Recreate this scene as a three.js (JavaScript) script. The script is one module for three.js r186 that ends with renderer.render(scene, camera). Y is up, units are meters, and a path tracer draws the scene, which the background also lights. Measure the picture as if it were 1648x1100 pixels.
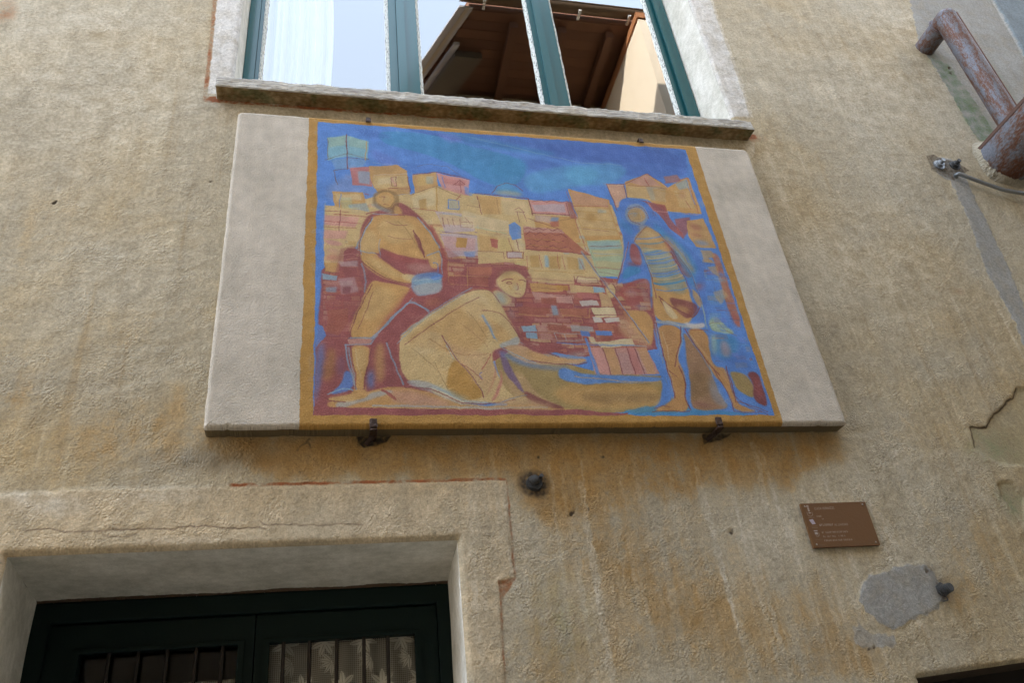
import * as THREE from 'three';
import { mergeGeometries } from 'three/addons/utils/BufferGeometryUtils.js';

// ---------------------------------------------------------------- camera, sky, sun, exposure
const W = 1024, H = 684;
const scene = new THREE.Scene();
const camera = new THREE.PerspectiveCamera(46.25, W / H, 0.05, 600);
camera.position.set(0, 1.6, 2.5);
camera.up.set(-0.01659, 0.84062, 0.54137);
camera.lookAt(0 + 0.21798, 1.6 + 0.53146, 2.5 - 0.81856);
scene.add(camera);

const renderer = new THREE.WebGLRenderer({ antialias: true });
renderer.setSize(W, H);
renderer.toneMapping = THREE.LinearToneMapping;
renderer.toneMappingExposure = 6.0;
renderer.shadowMap.enabled = true;
renderer.shadowMap.type = THREE.PCFSoftShadowMap;

{ // clear pale summer sky, a little lighter towards the horizon
  const w = 256, h = 128, d = new Float32Array(w * h * 4);
  for (let j = 0; j < h; j++) {
    const el = Math.max(0, Math.sin(((j + 0.5) / h - 0.5) * Math.PI));
    const t = Math.pow(el, 0.6);
    for (let i = 0; i < w; i++) {
      const o = (j * w + i) * 4;
      d[o] = 1.02 + (0.60 - 1.02) * t; d[o + 1] = 1.05 + (0.75 - 1.05) * t; d[o + 2] = 1.08 + (0.98 - 1.08) * t; d[o + 3] = 1;
    }
  }
  const sky = new THREE.DataTexture(d, w, h, THREE.RGBAFormat, THREE.FloatType);
  sky.mapping = THREE.EquirectangularReflectionMapping; sky.magFilter = THREE.LinearFilter; sky.needsUpdate = true;
  scene.background = sky; scene.environment = sky;
}
const sun = new THREE.DirectionalLight(new THREE.Color(1.0, 0.94, 0.84), 4.4);
sun.position.set(-20, 15, -17); sun.target.position.set(1, 0, 2);   // high behind the house, from the open end of the lane
sun.castShadow = true; sun.shadow.mapSize.set(2048, 2048); sun.shadow.radius = 1;
Object.assign(sun.shadow.camera, { left: -16, right: 16, top: 16, bottom: -16, near: 1, far: 70 });
scene.add(sun, sun.target);

// ---------------------------------------------------------------- noise
function hash(ix, iy, s) { let h = Math.imul(ix, 374761393) ^ Math.imul(iy, 668265263) ^ Math.imul(s, 1442695041); h = Math.imul(h ^ (h >>> 13), 1274126177); return (h ^ (h >>> 16)) >>> 0; }
const GX = [], GY = []; for (let k = 0; k < 64; k++) { GX.push(Math.cos(k / 64 * Math.PI * 2)); GY.push(Math.sin(k / 64 * Math.PI * 2)); }
function noise(x, y, s = 0, p = 0) {                       // gradient noise, about -0.7..0.7; p > 0 repeats after p cells
  let ix = Math.floor(x), iy = Math.floor(y); const fx = x - ix, fy = y - iy;
  let jx = ix + 1, jy = iy + 1;
  if (p) { ix = ((ix % p) + p) % p; jx = ((jx % p) + p) % p; iy = ((iy % p) + p) % p; jy = ((jy % p) + p) % p; }
  const u = fx * fx * fx * (fx * (fx * 6 - 15) + 10), v = fy * fy * fy * (fy * (fy * 6 - 15) + 10);
  const a = hash(ix, iy, s) & 63, b = hash(jx, iy, s) & 63, c = hash(ix, jy, s) & 63, d = hash(jx, jy, s) & 63;
  const n0 = GX[a] * fx + GY[a] * fy, n1 = GX[b] * (fx - 1) + GY[b] * fy, n2 = GX[c] * fx + GY[c] * (fy - 1), n3 = GX[d] * (fx - 1) + GY[d] * (fy - 1);
  return (n0 + (n1 - n0) * u) + ((n2 + (n3 - n2) * u) - (n0 + (n1 - n0) * u)) * v;
}
function fbm(x, y, o = 3, s = 0) { let a = 0, k = 1, t = 0; for (let i = 0; i < o; i++) { a += noise(x, y, s + i * 17) * k; t += k; k *= 0.5; x = x * 2.03 + 3.1; y = y * 2.03 + 1.7; } return a / t * 1.6; }
let seed = 12345; const rnd = () => { seed = (Math.imul(seed, 1664525) + 1013904223) >>> 0; return seed / 4294967296; };
const clamp = (v, a = 0, b = 1) => Math.min(b, Math.max(a, v));
const sstep = (a, b, v) => { const t = clamp((v - a) / (b - a)); return t * t * (3 - 2 * t); };
const mix = (a, b, t) => a + (b - a) * t;

// ---------------------------------------------------------------- helpers
const taken = {};
function numbered(n) { const k = taken[n] = (taken[n] ?? -1) + 1; return k ? `${n}_${String(k).padStart(3, '0')}` : n; }
function tag(o, label, category, group, kind) { o.userData = { ...o.userData, label, category }; if (group) o.userData.group = group; if (kind) o.userData.kind = kind; return o; }
function thing(name, label, category, pos = [0, 0, 0], group) { const o = new THREE.Group(); o.name = numbered(name); o.position.set(...pos); scene.add(o); return tag(o, label, category, group); }
function part(name, geo, mat, parent) { const m = new THREE.Mesh(Array.isArray(geo) ? mergeGeometries(geo.map(g => g.index ? g.toNonIndexed() : g)) : geo, mat); m.name = name; m.castShadow = m.receiveShadow = true; parent.add(m); return m; }
function sub(name, parent, pos = [0, 0, 0]) { const g = new THREE.Group(); g.name = name; g.position.set(...pos); parent.add(g); return g; }
function std(color, roughness = 0.9, extra = {}) { return new THREE.MeshStandardMaterial({ color, roughness, ...extra }); }
function phys(color, roughness, extra = {}) { return new THREE.MeshPhysicalMaterial({ color, roughness, ...extra }); }
function fromGrid(nu, nv, f) {                              // f(i, j) -> [x, y, z, u, v]
  const pos = [], uv = [], idx = [];
  for (let j = 0; j <= nv; j++) for (let i = 0; i <= nu; i++) { const p = f(i / nu, j / nv); pos.push(p[0], p[1], p[2]); uv.push(p[3] ?? p[0], p[4] ?? p[1]); }
  for (let j = 0; j < nv; j++) for (let i = 0; i < nu; i++) { const a = j * (nu + 1) + i, b = a + 1, c = a + nu + 1, d = c + 1; idx.push(a, b, d, a, d, c); }
  const g = new THREE.BufferGeometry(); g.setAttribute('position', new THREE.Float32BufferAttribute(pos, 3)); g.setAttribute('uv', new THREE.Float32BufferAttribute(uv, 2)); g.setIndex(idx); g.computeVertexNormals(); return g;
}
// a beam with bevelled edges: sits between x0..x1, y0..y1, z0..z1; uv in metres
function beam(x0, x1, y0, y1, z0, z1, bev = 0.004) {
  const w = x1 - x0, h = y1 - y0, d = z1 - z0, b = Math.min(bev, w / 3, h / 3, d / 3);
  const s = new THREE.Shape(); s.moveTo(-w / 2 + b, -d / 2 + b); s.lineTo(w / 2 - b, -d / 2 + b); s.lineTo(w / 2 - b, d / 2 - b); s.lineTo(-w / 2 + b, d / 2 - b); s.closePath();
  const g = new THREE.ExtrudeGeometry(s, { depth: h - 2 * b, bevelEnabled: true, bevelThickness: b, bevelSize: b, bevelSegments: 2 });
  g.translate(0, 0, -(h - 2 * b) / 2); g.rotateX(-Math.PI / 2); g.translate((x0 + x1) / 2, (y0 + y1) / 2, (z0 + z1) / 2);
  const p = g.attributes.position, n = g.attributes.normal, u = g.attributes.uv;
  for (let i = 0; i < p.count; i++) { const ax = Math.abs(n.getX(i)), ay = Math.abs(n.getY(i)), az = Math.abs(n.getZ(i)); if (az >= ax && az >= ay) u.setXY(i, p.getX(i), p.getY(i)); else if (ax >= ay) u.setXY(i, p.getZ(i), p.getY(i)); else u.setXY(i, p.getX(i), p.getZ(i)); }
  return g;
}
// a lumpy, hand-worn slab: every face is subdivided and pushed about
function wornBox(x0, x1, y0, y1, z0, z1, nx, ny, nz, amp, freq, s, round = 0.006) {
  const g = new THREE.BoxGeometry(x1 - x0, y1 - y0, z1 - z0, nx, ny, nz); const p = g.attributes.position;
  const hx = (x1 - x0) / 2, hy = (y1 - y0) / 2, hz = (z1 - z0) / 2, uv = g.attributes.uv, nn = g.attributes.normal;
  for (let i = 0; i < p.count; i++) {
    let x = p.getX(i), y = p.getY(i), z = p.getZ(i);
    const ax = Math.abs(nn.getX(i)), ay = Math.abs(nn.getY(i)); const wx = x + (x0 + x1) / 2, wy = y + (y0 + y1) / 2, wz = z + (z0 + z1) / 2;
    uv.setXY(i, ax > 0.5 ? wz : wx, ay > 0.5 ? wz : wy);
    const ex = Math.max(0, Math.abs(x) - hx + round) / round, ey = Math.max(0, Math.abs(y) - hy + round) / round, ez = Math.max(0, Math.abs(z) - hz + round) / round;
    const edge = Math.max(ey * ez, ex * ey, ex * ez);
    const d = amp * fbm(wx * freq + wz * freq * 1.3, wy * freq + wz * freq * 0.7, 3, s) - edge * round * (0.35 + 0.8 * Math.max(0, noise(wx * freq * 1.7, wz * 9, s + 9)));
    p.setXYZ(i, wx + Math.sign(x) * ex * d, wy + Math.sign(y) * (ey || 0) * d, wz + Math.sign(z) * ez * d);
  }
  g.computeVertexNormals(); return g;
}
function tube(pts, r, seg = 10, n = 24) { return new THREE.TubeGeometry(new THREE.CatmullRomCurve3(pts.map(p => new THREE.Vector3(...p)), false, 'catmullrom', 0.15), n, r, seg, false); }
function cyl(r, a, b, seg = 16) { const A = new THREE.Vector3(...a), B = new THREE.Vector3(...b), g = new THREE.CylinderGeometry(r, r, A.distanceTo(B), seg, 1); g.applyQuaternion(new THREE.Quaternion().setFromUnitVectors(new THREE.Vector3(0, 1, 0), B.clone().sub(A).normalize())); const m = A.add(B).multiplyScalar(0.5); g.translate(m.x, m.y, m.z); return g; }
function canvasTex(c, srgb = true, wrap = false) { const t = new THREE.CanvasTexture(c); if (srgb) t.colorSpace = THREE.SRGBColorSpace; if (wrap) t.wrapS = t.wrapT = THREE.RepeatWrapping; t.magFilter = THREE.LinearFilter; t.needsUpdate = true; return t; }
function makeCanvas(w, h) { const c = document.createElement('canvas'); c.width = w; c.height = h; return c; }
function pixelTex(w, h, f, srgb = true, wrap = true) {      // f(u, v, out) with 0..255 values, row 0 at v = 0
  const d = new Uint8Array(w * h * 4), o = [0, 0, 0];
  for (let j = 0; j < h; j++) for (let i = 0; i < w; i++) { f(i / w, j / h, o); const k = (j * w + i) * 4; d[k] = clamp(o[0], 0, 255); d[k + 1] = clamp(o[1], 0, 255); d[k + 2] = clamp(o[2], 0, 255); d[k + 3] = 255; }
  const t = new THREE.DataTexture(d, w, h); if (srgb) t.colorSpace = THREE.SRGBColorSpace; if (wrap) t.wrapS = t.wrapT = THREE.RepeatWrapping; t.magFilter = THREE.LinearFilter; t.needsUpdate = true; return t;
}
function scaled(t, sx, sy = sx) { const c = t.clone(); c.repeat.set(sx, sy); c.needsUpdate = true; return c; }

// ---------------------------------------------------------------- shared fine relief (uv in metres)
// splatter-dash stucco: torn lumps and short worm-like furrows, one tile is about a metre
function grains(x, y, s, p) { let best = 9, hgt = 0; const ix = Math.floor(x), iy = Math.floor(y); for (let b = -1; b <= 1; b++) for (let a = -1; a <= 1; a++) { const cx = ((ix + a) % p + p) % p, cy = ((iy + b) % p + p) % p, h = hash(cx, cy, s), dx = ix + a + (h & 255) / 255 - x, dy = iy + b + ((h >>> 8) & 255) / 255 - y, d = (dx * dx + dy * dy) / (0.5 + ((h >>> 16) & 255) / 300); if (d < best) { best = d; hgt = ((h >>> 24) & 255) / 255; } } return Math.max(0, 1 - best * 1.9) * (0.35 + 0.65 * hgt); }
const stuccoBump = pixelTex(1600, 1600, (u, v, o) => {
  const wob = noise(u * 60, v * 60, 90, 60) * 0.6, wo2 = noise(u * 60, v * 60, 91, 60) * 0.6;
  const big = noise(u * 30, v * 30, 5, 30), am = clamp(0.25 + 1.5 * clamp(noise(u * 9, v * 9, 6, 9) + big * 0.7 + 0.2), 0, 1.5);
  const g1 = grains(u * 128 + wob, v * 128 + wo2, 7, 128), g2 = grains(u * 200 + wo2, v * 200 + wob, 8, 200);
  const h = 84 + am * (g1 * 105 + g2 * 46) + noise(u * 140 + wob, v * 140 - wob, 1, 140) * 34 + noise(u * 420, v * 420, 3, 420) * 16 + big * 34; o[0] = o[1] = o[2] = h;
}, false);
const fineBump = pixelTex(1024, 1024, (u, v, o) => { const a = noise(u * 40, v * 40, 14, 40) * 1.3, b = noise(u * 40, v * 40, 15, 40) * 1.3, h = 128 + noise(u * 80 + a, v * 80 + b, 11, 80) * 70 + noise(u * 200 + a * 2 + b, v * 200 - a * 2 + b, 12, 200) * 60 + noise(u * 24 + b, v * 24 + a, 13, 24) * 50; o[0] = o[1] = o[2] = h; }, false);
stuccoBump.repeat.set(1 / 1.05, 1 / 1.05); fineBump.repeat.set(1 / 0.9, 1 / 0.9);

// ================================================================ THE SETTING
{
  const pave = pixelTex(512, 512, (u, v, o) => { const n = noise(u * 16, v * 16, 61, 16) * 30 + noise(u * 64, v * 64, 62, 64) * 26; o[0] = 104 + n; o[1] = 98 + n; o[2] = 88 + n; });
  pave.repeat.set(100, 100);
  const g = part('ground', new THREE.PlaneGeometry(400, 400).rotateX(-Math.PI / 2), std(0xffffff, 0.95, { map: pave }), scene);
  g.userData.kind = 'structure';
}

// ================================================================ THE HOUSE
const house = thing('plastered_house', 'old house front of rough ochre-grey plaster carrying the painted panel', 'house');
const X0 = -1.9, X1 = 4.9, Y0 = 1.6, Y1 = 6.3;             // the part of the front that is modelled closely
const WIN = { x0: -0.447, x1: 1.958, y0: 4.50, y1: 6.6 }, DOOR = { x0: -0.908, x1: 0.404, y1: 2.457 }, HATCH = { x0: 1.899, x1: 3.1, y1: 1.93 };
const RIM = 0.012;

// ---- masks of what lies on the plaster, drawn once at true size: metres -> mask pixels
const MW = 2048, MH = Math.round(MW * (Y1 - Y0) / (X1 - X0)), MS = MW / (X1 - X0);
const maskNames = ['band', 'ochre', 'cement', 'rust', 'chalk', 'dark', 'moss', 'peel', 'white', 'crack'];
const masks = {};
const polys = (ctx, pts) => { ctx.beginPath(); pts.forEach(([x, y], i) => { const a = (x - X0) * MS, b = (Y1 - y) * MS; i ? ctx.lineTo(a, b) : ctx.moveTo(a, b); }); };
function drawMask(name, f, blur = 0) {
  const c = makeCanvas(MW, MH), x = c.getContext('2d'); x.fillStyle = '#000'; x.fillRect(0, 0, MW, MH); x.fillStyle = '#fff'; x.strokeStyle = '#fff'; x.lineJoin = x.lineCap = 'round';
  f(x); const d = x.getImageData(0, 0, MW, MH).data, m = new Uint8Array(MW * MH); for (let i = 0; i < m.length; i++) m[i] = d[i * 4];
  if (blur) { const R = Math.round(blur * MS), run = (n, len, off, step) => { const a = new Float32Array(len); for (let p = 0; p < n; p++) { const o = off(p); let acc = 0; for (let i = -R; i <= R; i++) acc += m[o + clamp(i, 0, len - 1) * step]; for (let i = 0; i < len; i++) { a[i] = acc / (2 * R + 1); acc += m[o + Math.min(len - 1, i + R + 1) * step] - m[o + Math.max(0, i - R) * step]; } for (let i = 0; i < len; i++) m[o + i * step] = a[i]; } };
    for (let t = 0; t < 2; t++) { run(MH, MW, p => p * MW, 1); run(MW, MH, p => p, MW); } }
  masks[name] = m;
}
const area = (x, pts, a = 1) => { x.globalAlpha = a; polys(x, pts); x.closePath(); x.fill(); x.globalAlpha = 1; };
const stroke = (x, pts, w, a = 1) => { x.globalAlpha = a; x.lineWidth = w * MS; polys(x, pts); x.stroke(); x.globalAlpha = 1; };
const spot = (x, px, py, rx, ry, a, soft = 1) => {          // a patch that thins out to its rim
  const cx = (px - X0) * MS, cy = (Y1 - py) * MS, R = rx * MS; x.save(); x.translate(cx, cy); x.scale(1, ry / rx);
  const g = x.createRadialGradient(0, 0, R * (1 - soft), 0, 0, R); g.addColorStop(0, `rgba(255,255,255,${a})`); g.addColorStop(1, 'rgba(255,255,255,0)'); x.fillStyle = g; x.fillRect(-R, -R, 2 * R, 2 * R); x.restore(); x.fillStyle = '#fff';
};
drawMask('band', x => {                                     // pale painted surround of the door
  area(x, [[-0.996, 2.64], [-0.762, 2.654], [-0.303, 2.653], [0.135, 2.653], [0.585, 2.656], [0.581, 2.51], [0.582, 2.324], [0.528, 2.311], [0.524, 2.192], [0.515, 2.012], [0.511, 1.911], [-1.12, 2.041], [-1.288, 2.648]]);
});
drawMask('ochre', x => {                                    // ochre wash that has run out from under the panel and elsewhere
  const p = [[-0.406, 2.862], [1.962, 2.843], [1.887, 2.712], [1.739, 2.664], [1.689, 2.591], [1.426, 2.634], [1.219, 2.58], [0.992, 2.609], [0.82, 2.524], [0.706, 2.484], [0.644, 2.596], [0.586, 2.665], [0.135, 2.664], [-0.218, 2.666], [-0.301, 2.749], [-0.379, 2.772]];
  area(x, p, 1);
  for (const [px, py, rx, ry, a] of [[-1.003, 3, 0.25, 0.16, 0.75], [-0.712, 2.778, 0.35, 0.14, 0.5], [-1.082, 3.793, 0.3, 0.35, 0.35], [-0.609, 3.276, 0.35, 0.15, 0.35], [-0.642, 2.551, 0.25, 0.08, 0.6], [-0.816, 2.482, 0.2, 0.05, 0.8], [0.83, 2.591, 0.3, 0.3, 0.6], [1.177, 2.604, 0.35, 0.22, 0.6], [1.561, 2.668, 0.25, 0.2, 0.6], [0.136, 2.742, 0.6, 0.15, 0.5], [2.685, 3.362, 0.3, 0.25, 0.4], [2.344, 2.813, 0.5, 0.2, 0.35], [1.995, 2.51, 0.3, 0.15, 0.3], [2.165, 2.182, 0.16, 0.14, 0.7], [1.711, 2.003, 0.12, 0.1, 0.8], [0.646, 2.185, 0.12, 0.3, 0.5], [2.006, 3.04, 0.3, 0.5, 0.3], [1.095, 2.238, 0.4, 0.3, 0.3], [0.339, 2.626, 0.4, 0.05, 0.5], [-0.734, 3.17, 0.3, 0.1, 0.4], [-1.111, 3.528, 0.2, 0.3, 0.35], [-0.542, 2.886, 0.4, 0.25, 0.65], [0.947, 2.368, 0.5, 0.35, 0.7], [1.227, 2.151, 0.5, 0.35, 0.7], [1.594, 2.233, 0.3, 0.3, 0.55], [0.69, 2.071, 0.3, 0.2, 0.65], [2.3, 2.356, 0.35, 0.3, 0.55], [1.565, 2.013, 0.4, 0.2, 0.6]]) spot(x, px, py, rx, ry, a);
}, 0.035);
drawMask('cement', x => {
  area(x, [[1.775, 2.192], [1.814, 2.243], [1.849, 2.268], [1.903, 2.278], [1.999, 2.298], [2.086, 2.292], [2.107, 2.262], [2.117, 2.217], [2.115, 2.174], [2.055, 2.134], [1.958, 2.113], [1.903, 2.087], [1.851, 2.09], [1.824, 2.112], [1.788, 2.143]]);
  area(x, [[1.718, 2.102], [1.751, 2.108], [1.775, 2.078], [1.864, 2.063], [1.864, 2.033], [1.767, 2.027], [1.701, 2.039]], 0.7);
  area(x, [[3.043, 4.385], [3.108, 4.427], [3.171, 4.414], [3.213, 4.373], [3.198, 4.229], [3.188, 4.017], [3.174, 3.835], [3.164, 3.662], [3.126, 3.443], [3.016, 3.237], [3.033, 3.371], [3.03, 3.51], [3.025, 3.637], [3.044, 3.789], [3.072, 3.928], [3.089, 4.093], [3.098, 4.256], [3.037, 4.304]]);
  area(x, [[3.556, 5.93], [4.217, 6.05], [4.198, 5.783], [4.169, 5.419], [3.906, 4.924], [3.459, 4.525], [3.416, 4.641], [3.425, 4.919], [3.422, 5.187], [3.414, 5.413]], 0.95);
});
drawMask('rust', x => {                                     // red-brown painted fillets
  stroke(x, [[-0.309, 2.659], [-0.103, 2.659], [0.135, 2.659], [0.341, 2.66], [0.579, 2.66]], 0.011, 0.9);
  stroke(x, [[0.586, 2.658], [0.586, 2.575], [0.585, 2.488], [0.582, 2.405], [0.582, 2.324]], 0.0055, 0.6);
  stroke(x, [[0.526, 2.311], [0.527, 2.268], [0.526, 2.21], [0.522, 2.136], [0.517, 2.012]], 0.0055, 0.6);
  area(x, [[0.524, 2.315], [0.586, 2.322], [0.566, 2.295], [0.539, 2.263], [0.525, 2.239]], 0.5);
  stroke(x, [[-0.546, 4.436], [-0.516, 4.436], [-0.114, 4.437], [0.436, 4.447], [1.027, 4.455], [1.662, 4.467], [2.05, 4.472]], 0.034, 1);
  stroke(x, [[-0.577, 5.224], [-0.561, 4.852], [-0.557, 4.637], [-0.553, 4.455]], 0.016, 0.6);
  spot(x, 2.013, 4.464, 0.12, 0.04, 0.6); spot(x, 2.799, 3.538, 0.05, 0.03, 0.2);
  spot(x, -1.414, 4.889, 0.06, 0.1, 0.5);
});
drawMask('chalk', x => {
  area(x, [[-0.566, 5.226], [-0.445, 5.248], [-0.444, 4.595], [-0.441, 4.489], [-0.519, 4.471], [-0.542, 4.476], [-0.549, 4.723]]);
  area(x, [[1.931, 5.692], [2.115, 5.726], [2.105, 5.108], [2.087, 4.709], [2.081, 4.615], [1.86, 4.59]], 0.85);
  area(x, [[-0.538, 4.406], [-0.113, 4.409], [0.434, 4.414], [1.022, 4.42], [1.653, 4.427], [2.035, 4.422], [2.005, 4.32], [1.635, 4.348], [0.432, 4.37], [-0.41, 4.375], [-0.444, 4.332]], 0.4);
  for (const [px, py, rx, ry, a] of [[-0.805, 2.605, 0.14, 0.05, 0.8], [-0.913, 2.638, 0.1, 0.03, 0.7], [-0.511, 2.627, 0.2, 0.04, 0.5], [-0.405, 2.475, 0.25, 0.03, 0.5], [0.055, 2.528, 0.4, 0.1, 0.35], [-0.917, 3.024, 0.06, 0.05, 0.6], [-1.068, 4.903, 0.35, 0.12, 0.45], [-1.318, 4.776, 0.2, 0.06, 0.4], [-0.685, 4.967, 0.2, 0.12, 0.35], [-0.781, 3.487, 0.4, 0.3, 0.25], [2.085, 4.306, 0.3, 0.25, 0.35], [3.336, 5.639, 0.4, 0.3, 0.4], [1.494, 2.367, 0.16, 0.12, 0.45], [1.331, 2.288, 0.1, 0.12, 0.35], [0.658, 2.443, 0.08, 0.08, 0.4], [1.188, 2.546, 0.08, 0.02, 0.45], [0.81, 2.194, 0.25, 0.16, 0.3], [3.423, 4.451, 0.1, 0.07, 0.5], [-0.956, 4.503, 0.9, 0.6, 0.5], [-1.112, 3.949, 0.5, 0.5, 0.3], [3.001, 5.022, 1.0, 0.8, 0.45], [2.242, 3.692, 0.6, 0.6, 0.3], [2.677, 3.713, 0.6, 0.6, 0.3]]) spot(x, px, py, rx, ry, a);
  // run-off streaks, each a narrow trail straight down the wall
  let q = 7; const r = () => (q = (q * 16807) % 2147483647) / 2147483647;
  for (let k = 0; k < 95; k++) { const sx = 0.45 + r() * 1.7, sy = 2.78 - r() * 0.35, len = 0.25 + r() * 0.5, pts = []; let px = sx; for (let t = 0; t <= 8; t++) { pts.push([px, sy - len * t / 8]); px += (r() - 0.5) * 0.008; } stroke(x, pts, 0.006 + r() * 0.016, 0.08 + r() * 0.22); }
  stroke(x, [[1.548, 2.782], [1.548, 2.693], [1.536, 2.595], [1.528, 2.536]], 0.022, 0.4); stroke(x, [[1.408, 2.771], [1.402, 2.671], [1.4, 2.575]], 0.014, 0.25);
  stroke(x, [[0.985, 2.452], [0.986, 2.367], [0.983, 2.264], [0.972, 2.166]], 0.016, 0.25); stroke(x, [[1.1, 2.362], [1.095, 2.238]], 0.014, 0.2);
});
drawMask('dark', x => {
  spot(x, 0.682, 2.642, 0.064, 0.058, 0.92, 0.42); spot(x, 0.696, 2.612, 0.04, 0.03, 0.5, 0.6);
  area(x, [[0.087, 2.828], [0.2, 2.827], [0.183, 2.806], [0.149, 2.792], [0.106, 2.788], [0.091, 2.802]]); area(x, [[1.351, 2.822], [1.473, 2.824], [1.434, 2.801], [1.388, 2.791], [1.353, 2.781]], 0.8);
  for (const [px, py, s] of [[-1.026, 3.807, 0.006], [-1.021, 3.816, 0.004], [0.801, 2.529, 0.006], [0.81, 2.533, 0.004], [0.858, 2.543, 0.003], [1.366, 2.443, 0.005], [1.373, 2.449, 0.004], [0.712, 2.739, 0.004], [0.945, 2.735, 0.004], [1.751, 2.028, 0.005], [1.775, 2.03, 0.004], [-0.486, 3.959, 0.005], [2.079, 2.274, 0.006], [3.526, 5.201, 0.010], [3.514, 5.155, 0.008]]) { for (let k = 0; k < 5; k++) spot(x, px + (k % 3 - 1) * s * 0.5, py + ((k * 7) % 3 - 1) * s * 0.45, s, s, 0.9, 0.4); }
  area(x, [[3.025, 4.428], [3.077, 4.442], [3.115, 4.409], [3.202, 4.399], [3.251, 4.34], [3.178, 4.307], [3.121, 4.258], [3.06, 4.297], [3.017, 4.324]], 0.55);
  spot(x, 2.115, 2.206, 0.05, 0.06, 0.6); spot(x, 2.099, 2.28, 0.03, 0.03, 0.5);
  spot(x, -0.358, 2.75, 0.3, 0.06, 0.3);
  stroke(x, [[-0.068, 2.818], [-0.088, 2.8], [-0.111, 2.777]], 0.005, 0.7); stroke(x, [[-0.076, 2.809], [-0.067, 2.786]], 0.006, 0.7);
});
drawMask('moss', x => {
  area(x, [[3.447, 5.291], [3.543, 5.237], [3.549, 5.094], [3.562, 4.883], [3.565, 4.657], [3.469, 4.545], [3.418, 4.588], [3.414, 4.764], [3.429, 4.972], [3.43, 5.177]], 0.75);
  spot(x, 3.496, 4.724, 0.12, 0.2, 0.7); spot(x, 3.471, 5.25, 0.1, 0.12, 0.6); spot(x, 3.849, 5.134, 0.06, 0.3, 0.4);
  spot(x, 2.609, 2.755, 0.2, 0.12, 0.4); spot(x, 2.575, 2.518, 0.1, 0.1, 0.5); spot(x, 0.716, 2.181, 0.15, 0.2, 0.25);
});
drawMask('peel', x => {
  area(x, [[2.859, 3.026], [2.824, 2.983], [2.783, 2.965], [2.731, 2.924], [2.683, 2.901], [2.641, 2.866], [2.615, 2.838], [2.582, 2.844], [2.54, 2.844], [2.536, 2.811], [2.516, 2.75], [2.558, 2.712], [2.606, 2.679], [2.741, 2.665], [2.936, 3.026]]);
  area(x, [[2.546, 2.595], [2.58, 2.605], [2.618, 2.599], [2.63, 2.567], [2.645, 2.541], [2.592, 2.442], [2.566, 2.468], [2.552, 2.506], [2.537, 2.544]]);
});
drawMask('lime', x => {                                     // thick lime paint round the window
  area(x, [[-0.566, 5.226], [-0.431, 5.251], [-0.439, 4.595], [-0.436, 4.49], [-0.519, 4.471], [-0.542, 4.476], [-0.549, 4.723]]);
  area(x, [[1.911, 5.688], [2.099, 5.723], [2.089, 5.158], [2.072, 4.731], [2.062, 4.622], [1.86, 4.59]], 0.9);
});
drawMask('white', x => { area(x, [[4.212, 6.05], [4.195, 5.795], [4.155, 5.394], [4.152, 5.117], [4.947, 6.184]]); });   // blue-grey area beyond the cement strip
drawMask('crack', x => {
  stroke(x, [[-0.873, 2.525], [-0.847, 2.532], [-0.804, 2.534], [-0.761, 2.519], [-0.675, 2.518], [-0.65, 2.524], [-0.565, 2.523], [-0.463, 2.518], [-0.434, 2.526], [-0.366, 2.526], [-0.299, 2.516], [-0.215, 2.517], [-0.191, 2.51]], 0.0026, 0.85);
  stroke(x, [[-0.214, 2.535], [-0.203, 2.528], [-0.173, 2.523], [-0.117, 2.523], [-0.056, 2.517], [0.026, 2.518], [0.104, 2.514]], 0.0024, 0.75);
  stroke(x, [[-0.675, 2.518], [-0.656, 2.506], [-0.631, 2.499], [-0.591, 2.499], [-0.563, 2.508]], 0.0022, 0.6);
  stroke(x, [[2.859, 3.026], [2.824, 2.983], [2.783, 2.965], [2.731, 2.924], [2.683, 2.901], [2.641, 2.866], [2.615, 2.838], [2.582, 2.844], [2.54, 2.844], [2.536, 2.811], [2.516, 2.75]], 0.006, 0.8);
});
const at = (m, x, y) => { const u = clamp((x - X0) * MS, 0, MW - 2), v = clamp((Y1 - y) * MS, 0, MH - 2), i = u | 0, j = v | 0, f = u - i, g = v - j, k = j * MW + i; return (m[k] * (1 - f) * (1 - g) + m[k + 1] * f * (1 - g) + m[k + MW] * (1 - f) * g + m[k + MW + 1] * f * g) / 255; };

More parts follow.
